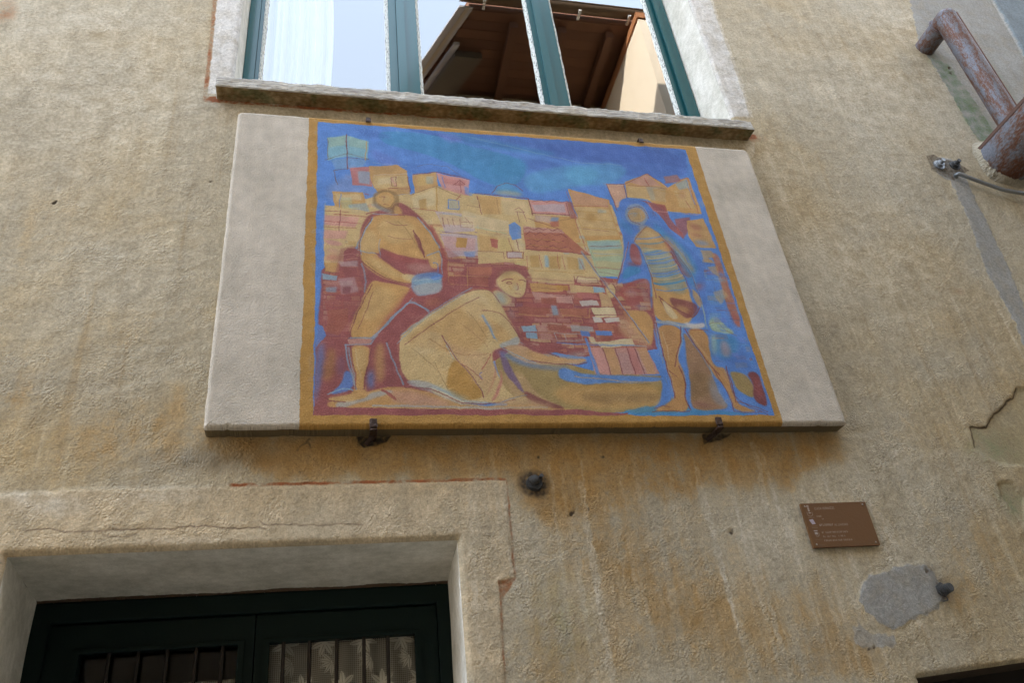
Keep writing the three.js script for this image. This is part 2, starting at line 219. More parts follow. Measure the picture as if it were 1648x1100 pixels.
// ---- the colour of the plaster, square metre by square metre
function plasterColour(x, y, o) {
  const w1 = noise(x * 34, y * 34, 20) * 0.014, w2 = noise(x * 34, y * 34, 21) * 0.014, w3 = noise(x * 5, y * 5, 22) * 0.05, w4 = noise(x * 5, y * 5, 23) * 0.05;
  const n1 = fbm(x * 0.9, y * 0.9, 3, 30), n2 = fbm(x * 3.1, y * 3.4, 4, 31), n3 = noise(x * 19, y * 17, 32), n4 = noise(x * 72, y * 72, 33), n5 = noise(x * 210, y * 210, 34), st = fbm(x * 15, y * 1.3, 3, 35);
  const run = fbm(x * 26, y * 1.1, 3, 37), low = fbm(x * 0.5 + 4, y * 0.6, 2, 38);
  let r = 178, g = 167, b = 144;
  const oc = clamp(sstep(-0.25, 0.7, n1 * 0.6 + n2 * 0.6 + low * 0.3) * 0.75); r = mix(r, 168, oc); g = mix(g, 145, oc); b = mix(b, 104, oc);
  const gy = sstep(0.0, 0.7, -n1 * 0.6 + n2 * 0.45 + st * 0.3 + (x - 1.6) * 0.06); r = mix(r, 174, gy * 0.75); g = mix(g, 167, gy * 0.75); b = mix(b, 150, gy * 0.75);
  const rn = sstep(0.12, 0.6, run * 0.8 + n2 * 0.35) * 0.5; r = mix(r, 198, rn); g = mix(g, 186, rn); b = mix(b, 160, rn);
  const rd = sstep(0.15, 0.7, -run * 0.8 + n1 * 0.4) * 0.35; r = mix(r, 150, rd); g = mix(g, 124, rd); b = mix(b, 84, rd);
  const om = at(masks.ochre, x + w3 + w1, y + w4 * 0.5); let t = om * sstep(0.18, 0.72, om * 0.85 + n2 * 0.22 + st * 0.42 + n3 * 0.22 + n4 * 0.22); const q = clamp(t * (0.85 + n3 * 0.4));
  r = mix(r, 150, q * 0.8); g = mix(g, 112, q * 0.8); b = mix(b, 58, q * 0.8);
  t = at(masks.band, x + w1 * 0.6, y + w2 * 0.6) * clamp(0.72 + n2 * 0.8 + n3 * 0.3); r = mix(r, 192, t); g = mix(g, 174, t); b = mix(b, 144, t);
  t = clamp(at(masks.chalk, x + w1 * 0.8, y + w2) * (0.72 + n2 * 0.8 + n3 * 0.8 + n4 * 0.5)); r = mix(r, 200, t); g = mix(g, 193, t); b = mix(b, 178, t);
  t = clamp(at(masks.lime, x + w1 * 0.5, y + w2 * 0.5) * (0.95 + n3 * 0.5)); r = mix(r, 206, t); g = mix(g, 203, t); b = mix(b, 198, t);
  t = clamp(at(masks.rust, x + w1 * 0.35, y + w2 * 0.35) * (0.75 + n3 * 1.2 + n4 * 0.9)); r = mix(r, 136, t); g = mix(g, 80, t); b = mix(b, 46, t);
  t = clamp(at(masks.cement, x + w1, y + w2) * (1.0 + n3 * 0.5 + n2 * 0.3)); r = mix(r, 150, t * 0.95); g = mix(g, 149, t * 0.95); b = mix(b, 145, t * 0.95);
  t = at(masks.white, x + w1 * 0.3, y + w2 * 0.3); r = mix(r, 118, t); g = mix(g, 128, t); b = mix(b, 134, t);
  t = at(masks.peel, x + w1 * 0.5, y + w2 * 0.5); r = mix(r, 164, t * 0.5); g = mix(g, 152, t * 0.5); b = mix(b, 120, t * 0.5);
  t = clamp(at(masks.moss, x + w1, y + w2) * (0.55 + n3 * 1.1 + n4 * 0.8)); r = mix(r, 96, t); g = mix(g, 112, t); b = mix(b, 78, t);
  t = clamp(at(masks.dark, x + w1 * 0.5, y + w2 * 0.5) * (0.85 + n4 * 1.2 + n5 * 0.5)); r = mix(r, 70, t); g = mix(g, 60, t); b = mix(b, 48, t);
  t = at(masks.crack, x + w1 * 0.5, y + w2 * 0.5); r = mix(r, 66, t); g = mix(g, 50, t); b = mix(b, 36, t);
  const m = 1 + n3 * 0.07 + n4 * 0.12 + n5 * 0.17 + st * 0.05 + n2 * 0.05;
  const fl = noise(x * 95, y * 95, 36) > 0.42 ? 0.9 : 1;
  o[0] = r * m * fl; o[1] = g * m * fl; o[2] = b * m * fl;
}
const TW = 1480, TH = 2046, XM = (X0 + X1) / 2;
function wallTile(xa) { const t = pixelTex(TW, TH, (u, v, o) => plasterColour(xa + (u + 0.5 / TW) * (XM - X0), Y0 + (v + 0.5 / TH) * (Y1 - Y0), o), true, false); t.repeat.set(1 / (XM - X0), 1 / (Y1 - Y0)); t.offset.set(-xa / (XM - X0), -Y0 / (Y1 - Y0)); t.wrapS = t.wrapT = THREE.ClampToEdgeWrapping; return t; }
const tileA = wallTile(X0), tileB = wallTile(XM);
const rough = m => std(0xffffff, 0.95, { map: m, bumpMap: stuccoBump, bumpScale: 0.0036 });
const mild = m => std(0xffffff, 0.95, { map: m, bumpMap: stuccoBump, bumpScale: 0.0022 });
const smooth = m => std(0xffffff, 0.9, { map: m, bumpMap: fineBump, bumpScale: 0.0018 });
const plain = std(new THREE.Color().setRGB(0.42, 0.36, 0.25), 0.95, { bumpMap: stuccoBump, bumpScale: 0.006 });

// ---- relief of the plaster (metres)
function smoothness(x, y) { const w = noise(x * 34, y * 34, 20) * 0.014; return Math.max(at(masks.cement, x + w, y + w), at(masks.peel, x, y), at(masks.white, x, y)); }
function relief(x, y) {
  const s = smoothness(x, y), wb = noise(x * 3, y * 3, 47) * 0.6;
  let h = 0.006 * fbm(x * 1.4, y * 1.4, 2, 40) + 0.0032 * fbm(x * 6 + wb, y * 6, 2, 41);
  const lump = (0.0012 * noise(x * 22 + wb, y * 26, 42) + 0.0008 * noise(x * 38, y * 42, 43)) * (0.5 + clamp(fbm(x * 1.1, y * 1.1, 2, 48) + 0.4));
  { const a = noise(x * 1.7, y * 1.7, 49) * 5, tx = x * Math.cos(a) + y * Math.sin(a), ty = y * Math.cos(a) - x * Math.sin(a); h += 0.0012 * noise(tx * 6, ty * 38, 50) * clamp(0.3 + 1.6 * noise(x * 2.3, y * 2.3, 52)); }
  h += lump * (1 - 0.8 * s);
  h += 0.003 * (at(masks.cement, x, y) - 0.0) * 0.7 - 0.006 * at(masks.peel, x, y) + 0.004 * at(masks.band, x, y) - 0.003 * at(masks.crack, x, y);
  h -= 0.005 * sstep(0.55, 0.95, at(masks.dark, x, y)) * (Math.abs(x - 0.682) > 0.1 ? 1 : 0);
  h += 0.02 * at(masks.white, x, y);
  return h;
}
function axis(marks) { const a = [marks[0][0]]; for (let k = 1; k < marks.length; k++) { const p = marks[k - 1][0], q = marks[k][0], n = Math.max(1, Math.round((q - p) / marks[k][1])); for (let i = 1; i <= n; i++) a.push(p + (q - p) * i / n); } return a; }
{
  const F = 0.0085;
  const xs = axis([[-7, 1], [X0, 1], [DOOR.x0, F], [WIN.x0, F], [DOOR.x1, F], [XM, F], [HATCH.x0, F], [WIN.x1, F], [HATCH.x1, F], [X1, F], [9, 1]].sort((a, b) => a[0] - b[0]));
  const ys = axis([[0, 1], [Y0, 0.8], [HATCH.y1, F], [DOOR.y1, F], [WIN.y0, F], [Y1, F], [WIN.y1, 0.3], [10.6, 0.6]]);
  const nx = xs.length, ny = ys.length, pos = new Float32Array(nx * ny * 3), uv = new Float32Array(nx * ny * 2);
  const edge = (x, y) => {                                  // distance to the nearest opening
    let d = 9; for (const o of [[WIN.x0, WIN.x1, WIN.y0, WIN.y1], [DOOR.x0, DOOR.x1, -1, DOOR.y1], [HATCH.x0, HATCH.x1, -1, HATCH.y1]]) { const dx = Math.max(o[0] - x, 0, x - o[1]), dy = Math.max(o[2] - y, 0, y - o[3]); d = Math.min(d, Math.hypot(dx, dy)); } return d;
  };
  for (let j = 0; j < ny; j++) for (let i = 0; i < nx; i++) {
    const x = xs[i], y = ys[j], k = j * nx + i, fine = x >= X0 && x <= X1 && y >= Y0 && y <= Y1;
    let z = 0, yy = y; const d = edge(x, y), R = RIM + 0.004 * noise(x * 9, y * 9, 51);
    if (fine) { z = relief(x, y) * sstep(0, 0.02, d); }
    if (d < R * 1.6) { const t = clamp(1 - d / (R * 1.6)); z -= RIM * (1 - Math.sqrt(Math.max(0, 1 - t * t))) * (d > 0 ? 1 : 1); }
    if (d < 1e-6) z = -RIM;
    if (x > HATCH.x0 && y > 1.6 && y < 2.4) yy += (x - HATCH.x0) * 0.047 * (y <= HATCH.y1 ? (y - 1.6) / (HATCH.y1 - 1.6) : (2.4 - y) / (2.4 - HATCH.y1));
    if (d < 0.012 && fine) yy += 0; pos.set([x, yy, z], k * 3); uv.set([x, yy], k * 2);
  }
  const idx = [[], [], [], [], [], [], []];
  for (let j = 0; j < ny - 1; j++) for (let i = 0; i < nx - 1; i++) {
    const cx = (xs[i] + xs[i + 1]) / 2, cy = (ys[j] + ys[j + 1]) / 2; if (edge(cx, cy) === 0) continue;
    const fine = cx > X0 && cx < X1 && cy > Y0 && cy < Y1, a = j * nx + i, b = a + 1, c = a + nx, d = c + 1;
    const quiet = clamp(0.4 - fbm(cx * 1.1, cy * 1.1, 2, 48) * 1.3 - (cx > 2.1 ? 0.35 : 0)) > (hash(i, j, 5) & 1023) / 1023 ? 5 : 0;
    idx[fine ? (cx < XM ? 0 : 1) + (smoothness(cx, cy) > 0.5 ? 2 : quiet) : 4].push(a, b, d, a, d, c);
  }
  const g = new THREE.BufferGeometry(); g.setAttribute('position', new THREE.BufferAttribute(pos, 3)); g.setAttribute('uv', new THREE.BufferAttribute(uv, 2));
  let s = 0; idx.forEach((l, m) => { g.addGroup(s, l.length, m); s += l.length; }); g.setIndex([].concat(...idx.map(l => Array.from(l)))); g.computeVertexNormals();
  part('plaster_wall', g, [rough(tileA), rough(tileB), smooth(tileA), smooth(tileB), plain, mild(tileA), mild(tileB)], house);
}
// ---- shell of the house: sides, back, floors, roof
{
  part('side_wall', new THREE.BoxGeometry(0.3, 10.6, 6.6).translate(-6.85, 5.3, -3.35), plain, house);
  part('side_wall', new THREE.BoxGeometry(0.3, 10.6, 6.6).translate(8.85, 5.3, -3.35), plain, house);
  part('rear_wall', new THREE.BoxGeometry(15.4, 10.6, 0.3).translate(1, 5.3, -6.5), plain, house);
  part('roof', new THREE.BoxGeometry(16.2, 0.25, 7.0).translate(1, 10.73, -3.45), std(new THREE.Color().setRGB(0.22, 0.1, 0.06), 0.9), house);
  part('storey_floor', new THREE.BoxGeometry(15.38, 0.25, 6.3).translate(1, 3.7, -3.19), std(new THREE.Color().setRGB(0.12, 0.08, 0.05), 0.8), house);
}

// ---- window: reveals, frame, three casements
const bluePaint = phys(new THREE.Color().setRGB(0.003, 0.080, 0.090), 0.5, { bumpMap: fineBump, bumpScale: 0.0006, specularIntensity: 0.5, clearcoat: 0.4, clearcoatRoughness: 0.12 });
const glassMat = phys(0xffffff, 0.0, { transmission: 1, thickness: 0, ior: 2.25 });
const revealMap = pixelTex(512, 512, (u, v, o) => { const n = noise(u * 8, v * 8, 71, 8) * 26 + noise(u * 32, v * 32, 72, 32) * 20 + noise(u * 128, v * 128, 73, 128) * 16; o[0] = 226 + n; o[1] = 221 + n; o[2] = 208 + n * 1.1; });
const revealMat = std(0xffffff, 0.92, { map: revealMap, bumpMap: fineBump, bumpScale: 0.003 });
const puttyMap = pixelTex(256, 256, (u, v, o) => { const n = noise(u * 16, v * 16, 74, 16) * 50 + noise(u * 64, v * 64, 75, 64) * 50; const c = noise(u * 24, v * 8, 76, 8) > 0.3 ? 0.45 : 1; o[0] = (214 + n) * c; o[1] = (218 + n) * c; o[2] = (214 + n) * c; }); puttyMap.repeat.set(5, 5);
const puttyMat = std(0xffffff, 0.85, { map: puttyMap, bumpMap: fineBump, bumpScale: 0.004 });
const ZF = -0.215, ZG = -0.238;
{
  const win = sub('window', house, [0, 0, 0]);
  const grid = (n, a, b, c, d) => fromGrid(n, 60, (u, v) => { const x = mix(mix(a[0], b[0], u), mix(d[0], c[0], u), v), y = mix(mix(a[1], b[1], u), mix(d[1], c[1], u), v), z = mix(mix(a[2], b[2], u), mix(d[2], c[2], u), v); return [x + 0.002 * fbm(y * 7, z * 7, 2, 80), y, z, z + x, y]; });
  part('reveal', grid(8, [WIN.x0, WIN.y0 - 0.01, -RIM], [WIN.x0 - 0.002, WIN.y0 - 0.01, -0.3], [WIN.x0 - 0.002, WIN.y1, -0.3], [WIN.x0, WIN.y1, -RIM]), revealMat, win);
  part('reveal', grid(8, [1.93, WIN.y0 - 0.01, -0.3], [WIN.x1, WIN.y0 - 0.01, -RIM], [WIN.x1, WIN.y1, -RIM], [1.93, WIN.y1, -0.3]), revealMat, win);
  part('reveal', new THREE.PlaneGeometry(2.41, 0.3).rotateX(-Math.PI / 2).translate(0.755, WIN.y0 + 0.001, -0.16), revealMat, win);
  part('reveal', new THREE.PlaneGeometry(2.41, 0.3).rotateX(Math.PI / 2).translate(0.755, WIN.y1, -0.16), revealMat, win);
  // fixed outer frame
  const yb = WIN.y0 + 0.02, yt = WIN.y1 - 0.01;
  part('frame', [beam(-0.446, -0.394, yb, yt, ZF - 0.06, ZF + 0.006), beam(1.868, 1.931, yb, yt, ZF - 0.06, ZF + 0.006), beam(-0.394, 1.868, yt - 0.05, yt, ZF - 0.06, ZF), beam(-0.394, 1.868, yb, yb + 0.05, ZF - 0.06, ZF)], bluePaint, win);
  // casements: [outer x0, outer x1, glass x0, glass x1]
  for (const [a, b, ga, gb] of [[-0.393, 0.302, -0.366, 0.252], [0.348, 1.104, 0.420, 1.050], [1.116, 1.866, 1.205, 1.815]]) {
    const c0 = yb + 0.052, c1 = yt - 0.052;
    part('casement', [beam(a, ga - 0.004, c0, c1, ZF - 0.045, ZF - 0.006, 0.005), beam(gb + 0.004, b, c0, c1, ZF - 0.045, ZF - 0.006, 0.005), beam(ga - 0.004, gb + 0.004, c0, c0 + 0.07, ZF - 0.045, ZF - 0.008), beam(ga - 0.004, gb + 0.004, c1 - 0.06, c1, ZF - 0.045, ZF - 0.008)], bluePaint, win);
    part('pane', new THREE.PlaneGeometry(gb - ga + 0.012, c1 - c0 - 0.1).translate((ga + gb) / 2, (c0 + c1) / 2, ZG), glassMat, win);
    // dried, flaking putty along both sides of the glass
    for (const s of [0, 1]) part('putty', fromGrid(5, 260, (u, v) => { const y = mix(c0 + 0.06, c1 - 0.05, v), e = 0.010 + 0.0035 * noise(y * 14, s + a * 3, 83) + 0.0018 * noise(y * 70, a, 84), q = s ? gb + 0.008 - u * (0.008 + e) : ga - 0.008 + u * (0.008 + e); return [q, y, ZF - 0.004 - 0.020 * Math.pow(u, 1.3) + 0.003 * noise(y * 90, u * 3 + a * 9, 85), q * 3, y]; }), puttyMat, win);
  }
  // the posts between the casements and the rounded cover strip on the right-hand one
  part('mullion', [beam(0.303, 0.347, yb + 0.05, yt - 0.05, ZF - 0.05, ZF + 0.012, 0.010)], bluePaint, win);
  part('cover_strip', [beam(1.086, 1.130, yb + 0.05, yt - 0.05, ZF - 0.0055, ZF + 0.014, 0.006)], bluePaint, win);
  part('cover_strip', [beam(1.858, 1.884, yb + 0.05, yt - 0.05, ZF + 0.0065, ZF + 0.018, 0.005)], bluePaint, win);
}
// ---- the stone sill
{
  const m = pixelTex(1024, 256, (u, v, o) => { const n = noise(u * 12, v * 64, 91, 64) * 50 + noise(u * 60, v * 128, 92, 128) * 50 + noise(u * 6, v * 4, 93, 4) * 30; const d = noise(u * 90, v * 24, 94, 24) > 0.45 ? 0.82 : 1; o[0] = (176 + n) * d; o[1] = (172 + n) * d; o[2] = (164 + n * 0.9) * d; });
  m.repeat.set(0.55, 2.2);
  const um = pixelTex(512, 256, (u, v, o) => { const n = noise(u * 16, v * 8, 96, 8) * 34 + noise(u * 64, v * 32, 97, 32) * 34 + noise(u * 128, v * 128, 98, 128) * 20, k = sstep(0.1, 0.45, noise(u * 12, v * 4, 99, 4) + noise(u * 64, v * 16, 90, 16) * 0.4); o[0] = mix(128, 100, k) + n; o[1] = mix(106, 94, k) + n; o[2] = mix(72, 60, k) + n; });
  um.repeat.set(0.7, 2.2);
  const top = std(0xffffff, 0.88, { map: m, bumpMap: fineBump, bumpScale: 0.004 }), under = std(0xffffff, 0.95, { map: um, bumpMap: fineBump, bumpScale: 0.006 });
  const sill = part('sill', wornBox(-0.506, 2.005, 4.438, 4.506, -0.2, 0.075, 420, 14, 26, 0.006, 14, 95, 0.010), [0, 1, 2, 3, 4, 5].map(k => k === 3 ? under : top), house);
  sill.userData.label = 'weathered grey stone window sill';
}

// ---- doorway: deep plastered reveal, dark green glazed door with bars
const doorGreen = phys(new THREE.Color().setRGB(0.003, 0.013, 0.0115), 0.6, { specularIntensity: 0.5, bumpMap: fineBump, bumpScale: 0.0008 });
const iron = std(new THREE.Color().setRGB(0.045, 0.035, 0.03), 0.6, { metalness: 0.4, bumpMap: fineBump, bumpScale: 0.001 });
const ZD = -0.47;
{
  const door = sub('door', house, [0, 0, 0]);
  const soft = (f, nu, nv) => fromGrid(nu, nv, f);
  const wob = (a, b, s) => 0.004 * fbm(a * 4, b * 4, 2, s);
  const dx0 = -0.962, dx1 = 0.436, yT = DOOR.y1;
  part('reveal', soft((u, v) => { const z = mix(-RIM, -0.56, v), x = mix(mix(DOOR.x0, dx0, v), mix(DOOR.x1, dx1, v), u); return [x, yT + (v > 0 && v < 1 ? wob(x, z, 101) : 0), z, x, z]; }, 90, 30), revealMat, door);
  part('reveal', soft((u, v) => { const z = mix(-0.56, -RIM, u), y = mix(0, yT, v); return [mix(dx0, DOOR.x0, u) + (u > 0 && u < 1 ? wob(y, z, 102) : 0), y, z, z, y]; }, 20, 60), revealMat, door);
  part('reveal', soft((u, v) => { const z = mix(-RIM, -0.56, u), y = mix(0, yT, v); return [mix(DOOR.x1, dx1, u) + (u > 0 && u < 1 ? wob(y, z, 103) : 0), y, z, z, y]; }, 20, 60), revealMat, door);
  // crust of mortar between frame and plaster
  const crust = std(new THREE.Color().setRGB(0.12, 0.075, 0.045), 0.95, { bumpMap: stuccoBump, bumpScale: 0.006 });
  part('mortar_joint', fromGrid(240, 4, (u, v) => { const x = mix(dx0, dx1, u), e = 0.010 + 0.010 * Math.abs(noise(x * 18, 3, 104)) + 0.004 * noise(x * 70, 5, 105); return [x, yT + 0.004 - e * v, ZD + 0.02 - 0.03 * v + 0.004 * noise(x * 60, v * 4, 106), x, v * 0.02]; }), crust, door);
  part('mortar_joint', fromGrid(4, 200, (u, v) => { const y = mix(0.02, yT, v), e = 0.006 + 0.012 * Math.abs(noise(y * 14, 3, 107)); return [dx0 - 0.002 + e * u, y, ZD + 0.016 - 0.03 * u, u * 0.02, y]; }), crust, door);
  const top = yT - 0.006;
  part('frame', [beam(dx0 - 0.01, dx0 + 0.062, 0, top, ZD - 0.08, ZD, 0.006), beam(dx1 - 0.05, dx1 + 0.01, 0, top, ZD - 0.08, ZD, 0.006), beam(dx0 + 0.062, dx1 - 0.05, top - 0.07, top, ZD - 0.08, ZD, 0.006)], doorGreen, door);
  for (const [a, b, ga, gb, n] of [[dx0 + 0.064, -0.248, -0.800, -0.296, 5], [-0.244, dx1 - 0.052, -0.200, 0.306, 5]]) {
    const gt = 2.283, gB = 1.2, z0 = ZD - 0.066, z1 = ZD - 0.016;
    const leaf = part('door_leaf', [beam(a, ga, 0.01, top - 0.072, z0, z1, 0.006), beam(gb, b, 0.01, top - 0.072, z0, z1, 0.006), beam(ga, gb, gt, top - 0.072, z0, z1, 0.006), beam(ga, gb, 0.01, gB, z0, z1, 0.006)], doorGreen, door);
    // raised moulding round the glass
    const mz0 = z1 - 0.002, mz1 = z1 + 0.010;
    part('moulding', [beam(ga - 0.016, ga + 0.004, gB, gt + 0.012, mz0, mz1, 0.003), beam(gb - 0.004, gb + 0.016, gB, gt + 0.012, mz0, mz1, 0.003), beam(ga + 0.004, gb - 0.004, gt - 0.004, gt + 0.012, mz0, mz1, 0.003)], doorGreen, door);
    part('pane', new THREE.PlaneGeometry(gb - ga + 0.01, gt - gB + 0.01).translate((ga + gb) / 2, (gt + gB) / 2, z0 + 0.012), phys(0xffffff, 0.02, { transmission: 1, thickness: 0, ior: 1.5 }), door);
    const xsB = a < -0.5 ? [-0.708, -0.618, -0.527, -0.435, -0.350] : [-0.150, -0.062, 0.030, 0.124, 0.208];
    for (let k = 0; k < n; k++) part('bar', cyl(0.0065, [xsB[k], gB, z1 - 0.012], [xsB[k], gt, z1 - 0.012], 12), iron, door);
  }
}
// ---- dark opening at the foot of the wall with its timber lintel
{
  const op = sub('hatch_opening', house, [0, 0, 0]);
  const wood = std(new THREE.Color().setRGB(0.085, 0.052, 0.026), 0.85, { bumpMap: fineBump, bumpScale: 0.004 });
  const s = 0.047, hx = HATCH.x0, hy = HATCH.y1;
  part('lintel', fromGrid(60, 12, (u, v) => { const x = mix(hx, HATCH.x1, u), z = mix(-RIM, -0.3, v); return [x, hy + (x - hx) * s + (v > 0 ? 0.003 * noise(x * 12, z * 30, 111) : 0), z, x, z]; }), wood, op);
  part('jamb', fromGrid(8, 20, (u, v) => [hx, mix(0, hy, v), mix(-0.3, -RIM, u)]), revealMat, op);
  part('jamb', fromGrid(8, 20, (u, v) => [HATCH.x1, mix(0, hy + (HATCH.x1 - hx) * s, v), mix(-RIM, -0.3, u)]), revealMat, op);
  part('dark_backing', new THREE.BoxGeometry(1.22, 2.0, 0.03).translate((hx + HATCH.x1) / 2, 1.0, -0.25), std(new THREE.Color().setRGB(0.03, 0.022, 0.016), 0.9), op);  // near-black sheet standing in for the shade inside the opening
}

// ================================================================ CURTAINS
{
  const cloth = phys(new THREE.Color().setRGB(0.5, 0.54, 0.56), 0.95, { transmission: 0.35, thickness: 0 });
  const c = part('window_curtain', fromGrid(120, 24, (u, v) => { const y = mix(4.55, 6.5, v), x = mix(-0.42, -0.03 + 0.006 * Math.sin(y * 5), u); return [x, y, -0.31 + 0.022 * Math.sin(u * 27 + 0.6 * Math.sin(y * 2.2)) + 0.012 * Math.sin(u * 61 + y), u, v]; }), cloth, scene);
  tag(c, 'white curtain hanging in folds behind the pane beside the blue window post', 'curtain');
}
{
  // lace: net ground with solid leaves and flowers, really cut out
  const c = makeCanvas(768, 1024), x = c.getContext('2d'); x.fillStyle = '#000'; x.fillRect(0, 0, 768, 1024);
  x.strokeStyle = '#fff'; x.lineWidth = 1.7; for (let i = 0; i <= 768; i += 10) { x.beginPath(); x.moveTo(i, 0); x.lineTo(i, 1024); x.stroke(); } for (let j = 0; j <= 1024; j += 10) { x.beginPath(); x.moveTo(0, j); x.lineTo(768, j); x.stroke(); }
  x.fillStyle = '#fff';
  const leaf = (cx, cy, l, w, a) => { x.save(); x.translate(cx, cy); x.rotate(a); x.beginPath(); x.moveTo(0, 0); x.quadraticCurveTo(l * 0.5, -w, l, 0); x.quadraticCurveTo(l * 0.5, w, 0, 0); x.fill(); x.strokeStyle = '#000'; x.lineWidth = 2.5; x.beginPath(); x.moveTo(l * 0.1, 0); x.lineTo(l * 0.9, 0); x.stroke(); x.restore(); };
  for (let j = 0; j < 5; j++) for (let i = 0; i < 4; i++) { const cx = 90 + i * 200 + (j % 2) * 96, cy = 90 + j * 220; for (let k = 0; k < 7; k++) leaf(cx, cy, 74, 26, k * 0.9 + i); for (let k = 0; k < 5; k++) leaf(cx + 40, cy + 96, 70, 18, k * 0.55 - 0.4 + j); x.beginPath(); x.arc(cx, cy, 16, 0, 7); x.fill(); }
  const lace = canvasTex(c, false, true);
  const cloth = phys(new THREE.Color().setRGB(0.80, 0.76, 0.64), 0.95, { alphaMap: lace, alphaTest: 0.5, side: THREE.DoubleSide });
  for (const [a, b, t, lab] of [[-0.21, 0.315, 2.30, 'cream lace curtain of leaves filling the lit pane of the green door'], [-0.79, -0.30, 2.185, 'short cream lace curtain hung low behind the darker door pane']]) {
    const m = part(numbered('lace_curtain'), fromGrid(80, 4, (u, v) => [mix(a, b, u), mix(1.25, t, v), -0.565 + 0.006 * Math.sin(u * 40), u, mix(0, (t - 1.25) / 0.7, v)]), cloth, scene);
    tag(m, lab, 'curtain', 'lace curtains behind the door panes');
  }
}

